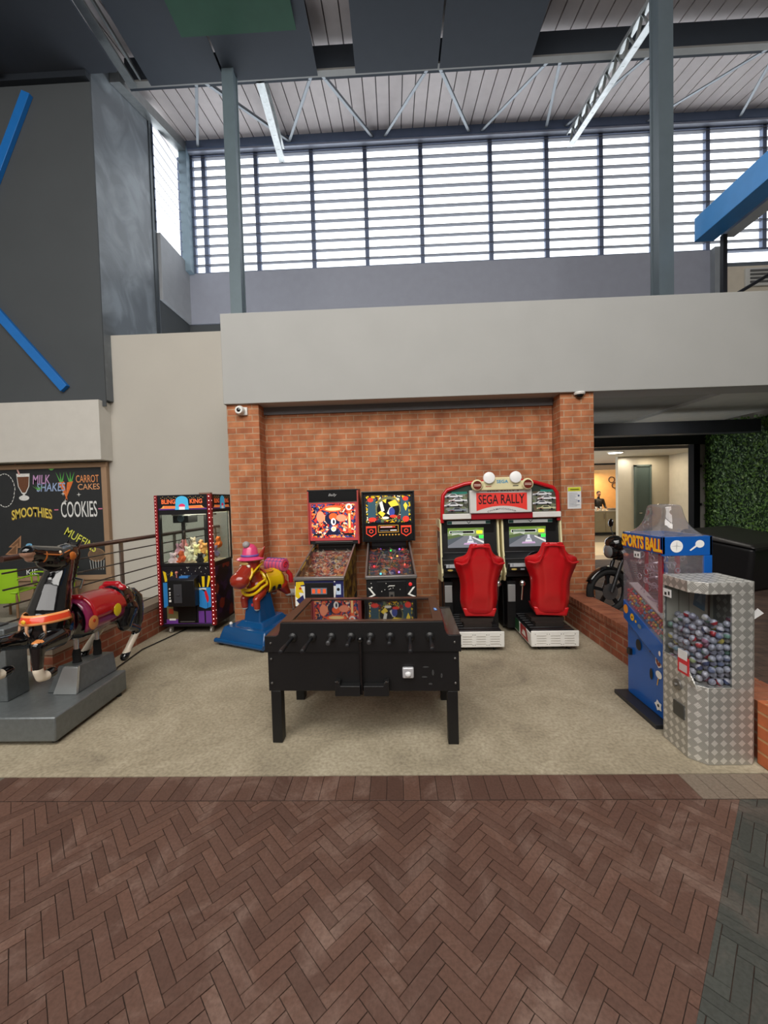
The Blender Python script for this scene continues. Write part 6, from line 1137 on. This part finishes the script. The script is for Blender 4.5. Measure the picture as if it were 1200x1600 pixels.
# ================================================================== BLUE GUMBALL MACHINE
def sports_ball():
    o = root('gumball_machine', 'blue SPORTS BALL gumball machine with a clear domed top', 'gumball machine', (1.93, 2.90, 0))
    BL = M('0f58ac', 0.3, coat=0.3, var=0.04); W, D = 0.355, 0.50; YE = M('f8c02c', 0.35, emit=0.1, var=0)
    B(-0.06, W, -0.01, D+0.04, 0.0, 0.035).build('base_plate', M('26282c', 0.4), o, bevel=0.004)
    MB().prism([(0.0, 0.035), (D, 0.035), (D, 0.80), (0.0, 0.58)], 'x', 0.035, W-0.005).build('cabinet', BL, o, bevel=0.008)
    MB().prism([(0.0, 0.46), (D, 0.68), (D, 0.84), (0.0, 0.62)], 'x', 0.0, 0.036).build('front_apron', BL, o, bevel=0.006)
    MB().prism([(0.0, 0.46), (0.012, 0.47), (0.012, 0.625), (0.0, 0.62)], 'x', 0.036, W-0.005).build('apron_return', BL, o)
    mb = MB().box(0.0, W, 0.0, 0.02, 1.28, 1.42).box(0.0, 0.02, 0.0, D, 1.29, 1.42).box(W-0.02, W, 0.0, D, 1.28, 1.42).box(0, W, D-0.02, D, 1.28, 1.42); hd = mb.build('header', BL, o, bevel=0.003)
    MB().box(W-0.06, W, 0.0, 0.02, 0.58, 1.28).box(W-0.02, W, D-0.04, D, 0.8, 1.28).build('posts', BL, o, bevel=0.003)
    MB().box(0.05, 0.075, 0.10, 0.125, 0.7, 1.28).box(W-0.10, W-0.075, 0.22, 0.245, 0.7, 1.28).box(0.12, 0.14, 0.38, 0.40, 0.75, 1.30).build('red_posts', M('b81c30', 0.3), o)
    gl = glass('acrylic_front', 'f2f0f4', 0.03, 0.06)
    MB().prism([(0.012, 0.62), (D-0.004, 0.84), (D-0.004, 1.29), (0.012, 1.28)], 'x', 0.002, 0.005).box(0.02, W-0.06, 0.002, 0.005, 0.62, 1.28).box(0.005, W, D-0.006, D-0.003, 0.8, 1.28).prism([(0.02, 0.62), (D, 0.84), (D, 1.28), (0.02, 1.28)], 'x', W-0.004, W-0.001).build('window', gl, o)
    dm = MB(); secs = [(1.42, 0.0, W, 0.0, D), (1.435, 0.03, W-0.01, 0.03, D-0.02), (1.48, 0.07, W-0.06, 0.08, D-0.08), (1.56, 0.095, W-0.09, 0.11, D-0.11), (1.63, 0.10, W-0.10, 0.12, D-0.12), (1.655, 0.115, W-0.115, 0.135, D-0.135)]
    rr = []
    for (z, x0, x1, y0, y1) in secs: rr.append([dm.bm.verts.new(p) for p in ((x0, y0, z), ((x0+x1)/2, y0-0.004, z), (x1, y0, z), (x1+0.003, (y0+y1)/2, z), (x1, y1, z), ((x0+x1)/2, y1, z), (x0, y1, z), (x0-0.003, (y0+y1)/2, z))])
    for a_, b_ in zip(rr, rr[1:]):
        for k in range(8): dm.face([a_[k], a_[(k+1) % 8], b_[(k+1) % 8], b_[k]])
    dm.face(rr[-1]); dd = dm.build('clear_dome', glass('vacuum_formed_dome', 'e6e2e4', 0.10, 0.12), o, smooth=70); dd.modifiers.new('s', 'SUBSURF').levels = 1
    # spiral tracks
    mb = MB()
    for t in range(4):
        cz = 1.18-0.13*t; mb.tube([(W/2+0.11*cos(a*0.45+t), 0.25+0.15*sin(a*0.45+t), cz-0.006*a) for a in range(15)], 0.009, 6)
    mb.build('spiral_track', glass('clear_tube', 'e8e4ec', 0.25, 0.25), o)
    mb = MB(); random.seed(3)
    for k in range(46):
        c = (random.uniform(0.05, W-0.05), random.uniform(0.05, D-0.05), random.uniform(0.86, 1.25)); mb.torus(c, random.uniform(0.014, 0.026), 0.004, random.choice('xxy'), 12, 5)
    mb.build('track_rings', glass('ring_acrylic', 'f4f0f4', 0.3, 0.3), o)
    MB().prism([(0.05, 0.80), (0.46, 0.98), (0.46, 0.99), (0.05, 0.81)], 'x', 0.03, 0.10).build('white_chute', M('d8d4cc', 0.4), o)
    lettering('SPORTS BALL', YE, o, (-0.003, 0.25, 1.355), rot=(pi/2, 0, -pi/2), h=0.10, w=0.50, bold=0.035, ext=0.004); lettering('SPORTS BALL', M('e8641c', 0.4), o, (-0.001, 0.248, 1.352), rot=(pi/2, 0, -pi/2), h=0.106, w=0.506, bold=0.05, ext=0.002)
    WH = M('f0efec', 0.4); BRN = M('8c3c24', 0.4); GR = M('b8b8b8', 0.5)
    decal('header_stickers', o, [(WH, circ(0.10, 1.35, 0.045)), (GR, [(0.06, 1.352), (0.10, 1.356), (0.14, 1.348), (0.10, 1.35)]), (GR, [(0.098, 1.31), (0.103, 1.35), (0.102, 1.39), (0.096, 1.35)]), ], (0, -0.001, 0), label='white ball sticker'); decal('header_stickers', o, [(WH, circ(0.265, 1.365, 0.032, 0.028)), (WH, [(0.19, 1.32), (0.20, 1.315), (0.25, 1.35), (0.24, 1.36)])], (0, -0.001, 0), label='white racket sticker')
    SK = M('e89430', 0.4); GN = M('e8b020', 0.4)
    f = lambda y, z: (-y, z)
    decal('apron_stickers', o, [(SK, circ(-0.46, 0.765, 0.032, 0.038)), (GN, circ(-0.37, 0.72, 0.026, 0.03)), (BLACK, circ(-0.37, 0.72, 0.008)), (GN, circ(-0.32, 0.70, 0.012)), (M('6c7c8c', 0.4), circ(-0.27, 0.675, 0.025, 0.018)), (M('f0e8e0', 0.4), circ(-0.03, 0.55, 0.012, 0.02))], (-0.001, 0, 0), (pi/2, 0, -pi/2))
    decal('cabinet_stickers', o, [(WH, [(-0.135, 0.50), (-0.10, 0.525), (-0.065, 0.50), (-0.065, 0.43), (-0.10, 0.41), (-0.135, 0.44)]), (BRN, circ(-0.10, 0.468, 0.030, 0.045)), (WH, rect(-0.103, -0.097, 0.45, 0.49)), (WH, circ(-0.095, 0.36, 0.035, 0.03)), (GN, [(-0.105, 0.33), (-0.095, 0.33), (-0.11, 0.27), (-0.118, 0.275)]),
                              (WH, [(-0.10+0.045*(1 if k % 2 else 0.68)*cos(k*pi/5), 0.12+0.045*(1 if k % 2 else 0.68)*sin(k*pi/5)) for k in range(10)]), (BLACK, circ(-0.10, 0.12, 0.013, n=6)), (BLACK, circ(-0.34, 0.50, 0.035, 0.045)), (BLACK, circ(-0.18, 0.33, 0.018, 0.045))], (0.034, 0, 0), (pi/2, 0, -pi/2), label='sports stickers on blue')
    MB().mat(M('f0f0f0', 0.4)).box(-0.003, 0.0, 0.26, 0.34, 1.225, 1.275).mat(M('303030', 0.5)).box(-0.004, -0.002, 0.275, 0.29, 1.24, 1.26).box(-0.004, -0.002, 0.31, 0.325, 1.235, 1.255).build('white_label', None, o)
    mb = MB(); [mb.ball((0.034, y, z), 0.006, 1) for y, z in ((0.44, 0.60), (0.2, 0.50))]; mb.build('screws', STEEL, o); MB().box(0.01, 0.034, 0.43, 0.47, 0.38, 0.43).build('latch', BLACK, o)
    B(0.04, W-0.02, 0.02, D-0.02, 0.60, 0.64).build('gumball_tray', M('a01c24', 0.4), o)
sports_ball()
def gumballs():
    cols = [('c8202c', 'red'), ('c8202c', 'red'), ('c8202c', 'red'), ('e8e8e8', 'white'), ('2c88c0', 'blue'), ('e0882c', 'orange'), ('e8c030', 'yellow'), ('48a090', 'teal')]; me = {}
    for h, nm in cols:
        if nm not in me: b = MB().mat(M(h, 0.15, coat=0.6)).ball((0, 0, 0), 0.0125, 2).build('gumball', None); me[nm] = b.data; bpy.data.objects.remove(b)
    n = 0; random.seed(11)
    for ly in range(7):
        for i in range(17):
            for j in range(3 if ly < 6 else 5):
                if n >= 290: return
                y = 2.925+i*0.0265+(ly % 2)*0.012; x = 1.951+j*0.0255+(ly % 2)*0.005
                zb = 0.635+0.44*(y-2.90); z = zb+0.013+ly*0.0215
                h, nm = random.choice(cols); o = bpy.data.objects.new('gumball', me[nm]); COL.objects.link(o); o.location = (x, y, z+random.uniform(-0.002, 0.002))
                tag(o, '%s gumball in the heap behind the clear front of the blue machine' % nm, 'gumball', '%s gumballs' % nm); n += 1
gumballs()
# ================================================================== MOTORCYCLE
def motorcycle():
    o = root('motorcycle', 'black motorcycle with spoked alloy wheels parked behind the low brick wall', 'motorcycle', (3.42, 5.38, 0.15), radians(10))
    # forward is -X
    def wheel(x, nm):
        r = MB().torus((x, 0, 0.30), 0.262, 0.045, 'y', 36, 10).build(nm, RUBBER, o); mb = MB(); mb.mat(M('1a1a1c', 0.3, 0.3)); mb.torus((x, 0, 0.30), 0.222, 0.014, 'y', 32, 8)
        for k in range(5):
            a = k*2*pi/5+0.35; mb.hexa([(x+0.04*cos(a+0.5), -0.018, 0.30+0.04*sin(a+0.5)), (x+0.04*cos(a-0.5), -0.018, 0.30+0.04*sin(a-0.5)), (x+0.22*cos(a-0.11), -0.012, 0.30+0.22*sin(a-0.11)), (x+0.22*cos(a+0.11), -0.012, 0.30+0.22*sin(a+0.11))],
                                       [(x+0.04*cos(a+0.5), 0.018, 0.30+0.04*sin(a+0.5)), (x+0.04*cos(a-0.5), 0.018, 0.30+0.04*sin(a-0.5)), (x+0.22*cos(a-0.11), 0.012, 0.30+0.22*sin(a-0.11)), (x+0.22*cos(a+0.11), 0.012, 0.30+0.22*sin(a+0.11))])
        mb.lathe([(0.05, -0.045), (0.05, 0.045)], (x, 0, 0.30), 16, 'y'); mb.mat(M('8a8a8c', 0.3, 0.9)).lathe([(0.11, -0.052), (0.11, -0.048), (0.09, -0.047)], (x, 0, 0.30), 24, 'y'); mb.build('rim', None, r)
    wheel(-0.64, 'front_wheel'); wheel(0.62, 'rear_wheel')
    mb = MB(); rows = []
    for k in range(14):
        a = radians(25+130*k/13); rows.append([mb.bm.verts.new((-0.64+(0.335-0.02*abs(v))*cos(a), v*0.055, 0.30+(0.335-0.02*abs(v))*sin(a))) for v in (-1, -0.5, 0, 0.5, 1)])
    for a_, b_ in zip(rows, rows[1:]):
        for j in range(4): mb.face([a_[j], a_[j+1], b_[j+1], b_[j]])
    mb.build('front_fender', BLACKG, o, smooth=60, solid=0.006)
    for s in (-1, 1): MB().cyl((-0.64, s*0.075, 0.30), (-0.50, s*0.075, 0.68), 0.026, 12).cyl((-0.50, s*0.075, 0.66), (-0.40, s*0.075, 0.93), 0.018, 12).build('fork', M('4a4a4c', 0.25, 0.8), o)
    MB().tube([(-0.28, -0.36, 0.98), (-0.36, -0.22, 1.0), (-0.40, -0.08, 0.95), (-0.40, 0.08, 0.95), (-0.36, 0.22, 1.0), (-0.28, 0.36, 0.98)], 0.013, 10).build('handlebar', DKSTEEL, o)
    for s in (-1, 1):
        MB().cyl((-0.25, s*0.37, 0.975), (-0.33, s*0.27, 0.99), 0.02, 10).build('grip', RUBBER, o); m_ = MB().tube([(-0.35, s*0.24, 1.0), (-0.37, s*0.27, 1.09), (-0.34, s*0.30, 1.15)], 0.006, 8).build('mirror_stem', BLACK, o); MB().ball((-0.34, s*0.31, 1.18), (0.022, 0.048, 0.062), 2, Matrix.Rotation(0.3*s, 3, 'X')).build('mirror', BLACKG, m_)
        MB().ball((-0.50, s*0.16, 0.80), (0.03, 0.035, 0.025), 2).build('indicator', M('c86a20', 0.3), o)
    MB().lathe([(0.03, 0.06), (0.085, 0.03), (0.098, -0.02), (0.092, -0.06)], (-0.57, 0, 0.83), 24, 'x').build('headlight_shell', BLACKG, o); organic('front_cowl', o, lambda m_: (m_.ball((-0.52, 0, 0.93), (0.13, 0.14, 0.11), 2), m_.ball((-0.46, 0, 0.80), (0.10, 0.16, 0.11), 2)), 0.012, 4, m=BLACKG); MB().ball((-0.625, 0, 0.83), (0.03, 0.088, 0.088), 2).build('headlight_lens', M('7c8084', 0.08, 0.3), o)
    def ft(mb): mb.ball((-0.18, 0, 0.80), (0.24, 0.14, 0.12), 3); mb.ball((-0.28, 0, 0.86), (0.12, 0.12, 0.08), 3)
    organic('fuel_tank', o, ft, 0.014, 4, m=BLACKG)
    def fse(mb): capsule(mb, (0.05, 0, 0.78), 0.10, (0.45, 0, 0.82), 0.09); capsule(mb, (0.40, 0, 0.83), 0.08, (0.68, 0, 0.88), 0.06)
    organic('seat', o, fse, 0.016, 3, m=RUBBER)
    mb = MB().mat(M('2c2c2e', 0.3, 0.6)).lathe([(0.10, -0.09), (0.12, -0.05), (0.12, 0.05), (0.10, 0.09)], (0.0, 0, 0.38), 18, 'y'); [mb.box(-0.20, -0.04, -0.08, 0.08, 0.45+0.025*k, 0.46+0.025*k) for k in range(7)]; mb.cyl((-0.10, 0, 0.42), (-0.14, 0, 0.66), 0.06, 14); mb.build('engine', None, o)
    MB().tube([(-0.42, 0, 0.90), (-0.32, 0, 0.66), (-0.2, 0, 0.30), (0.1, 0, 0.24), (0.25, 0, 0.34), (0.62, 0, 0.32)], 0.022, 10).tube([(-0.38, 0, 0.86), (0.1, 0, 0.70), (0.7, 0, 0.78)], 0.02, 10).build('frame', BLACK, o)
    MB().tube([(-0.18, -0.11, 0.45), (-0.2, -0.12, 0.28), (0.1, -0.13, 0.22), (0.70, -0.14, 0.34)], [0.018, 0.02, 0.025, 0.04], 12).build('exhaust', M('7a7a7c', 0.25, 0.9), o); MB().tube([(0.62, 0, 0.66), (0.85, 0, 0.60)], 0.05, 8).build('rear_fender', BLACKG, o)
    MB().tube([(0.05, 0.1, 0.28), (0.12, 0.28, 0.0)], 0.01, 8).build('side_stand', DKSTEEL, o)
motorcycle()
# ================================================================== BLACK STORAGE BIN
def bin_():
    o = root('storage_bin', 'large black plastic storage bin with a sloping lid by the green wall', 'storage bin', (5.75, 6.75, 0.15), radians(22)); o.scale = (1, 1, 0.87)
    P = M('1e1e20', 0.42, var=0.06)
    MB().hexa([(-0.55, -0.42, 0), (0.58, -0.42, 0), (0.58, 0.42, 0), (-0.55, 0.42, 0)], [(-0.68, -0.55, 0.80), (0.72, -0.55, 0.80), (0.72, 0.50, 0.98), (-0.68, 0.50, 0.98)]).build('tub', P, o, bevel=0.06, seg=4)
    l = MB().hexa([(-0.71, -0.58, 0.80), (0.75, -0.58, 0.80), (0.75, 0.53, 0.985), (-0.71, 0.53, 0.985)], [(-0.66, -0.52, 0.88), (0.70, -0.52, 0.88), (0.66, 0.50, 1.09), (-0.62, 0.50, 1.09)]).build('lid', M('262424', 0.38, var=0.06), o, bevel=0.04, seg=4)
    MB().tube([(-0.71, -0.585, 0.80), (0.755, -0.585, 0.80), (0.755, 0.53, 0.98)], 0.014, 8).build('lid_rim', P, l)
    MB().tube([(0.745, 0.10, 0.97), (0.785, 0.10, 0.93), (0.785, 0.10, 0.85)], 0.012, 8).box(0.74, 0.79, 0.06, 0.14, 0.80, 0.84).build('latch', M('4a4a4c', 0.3, 0.5), o)
bin_()
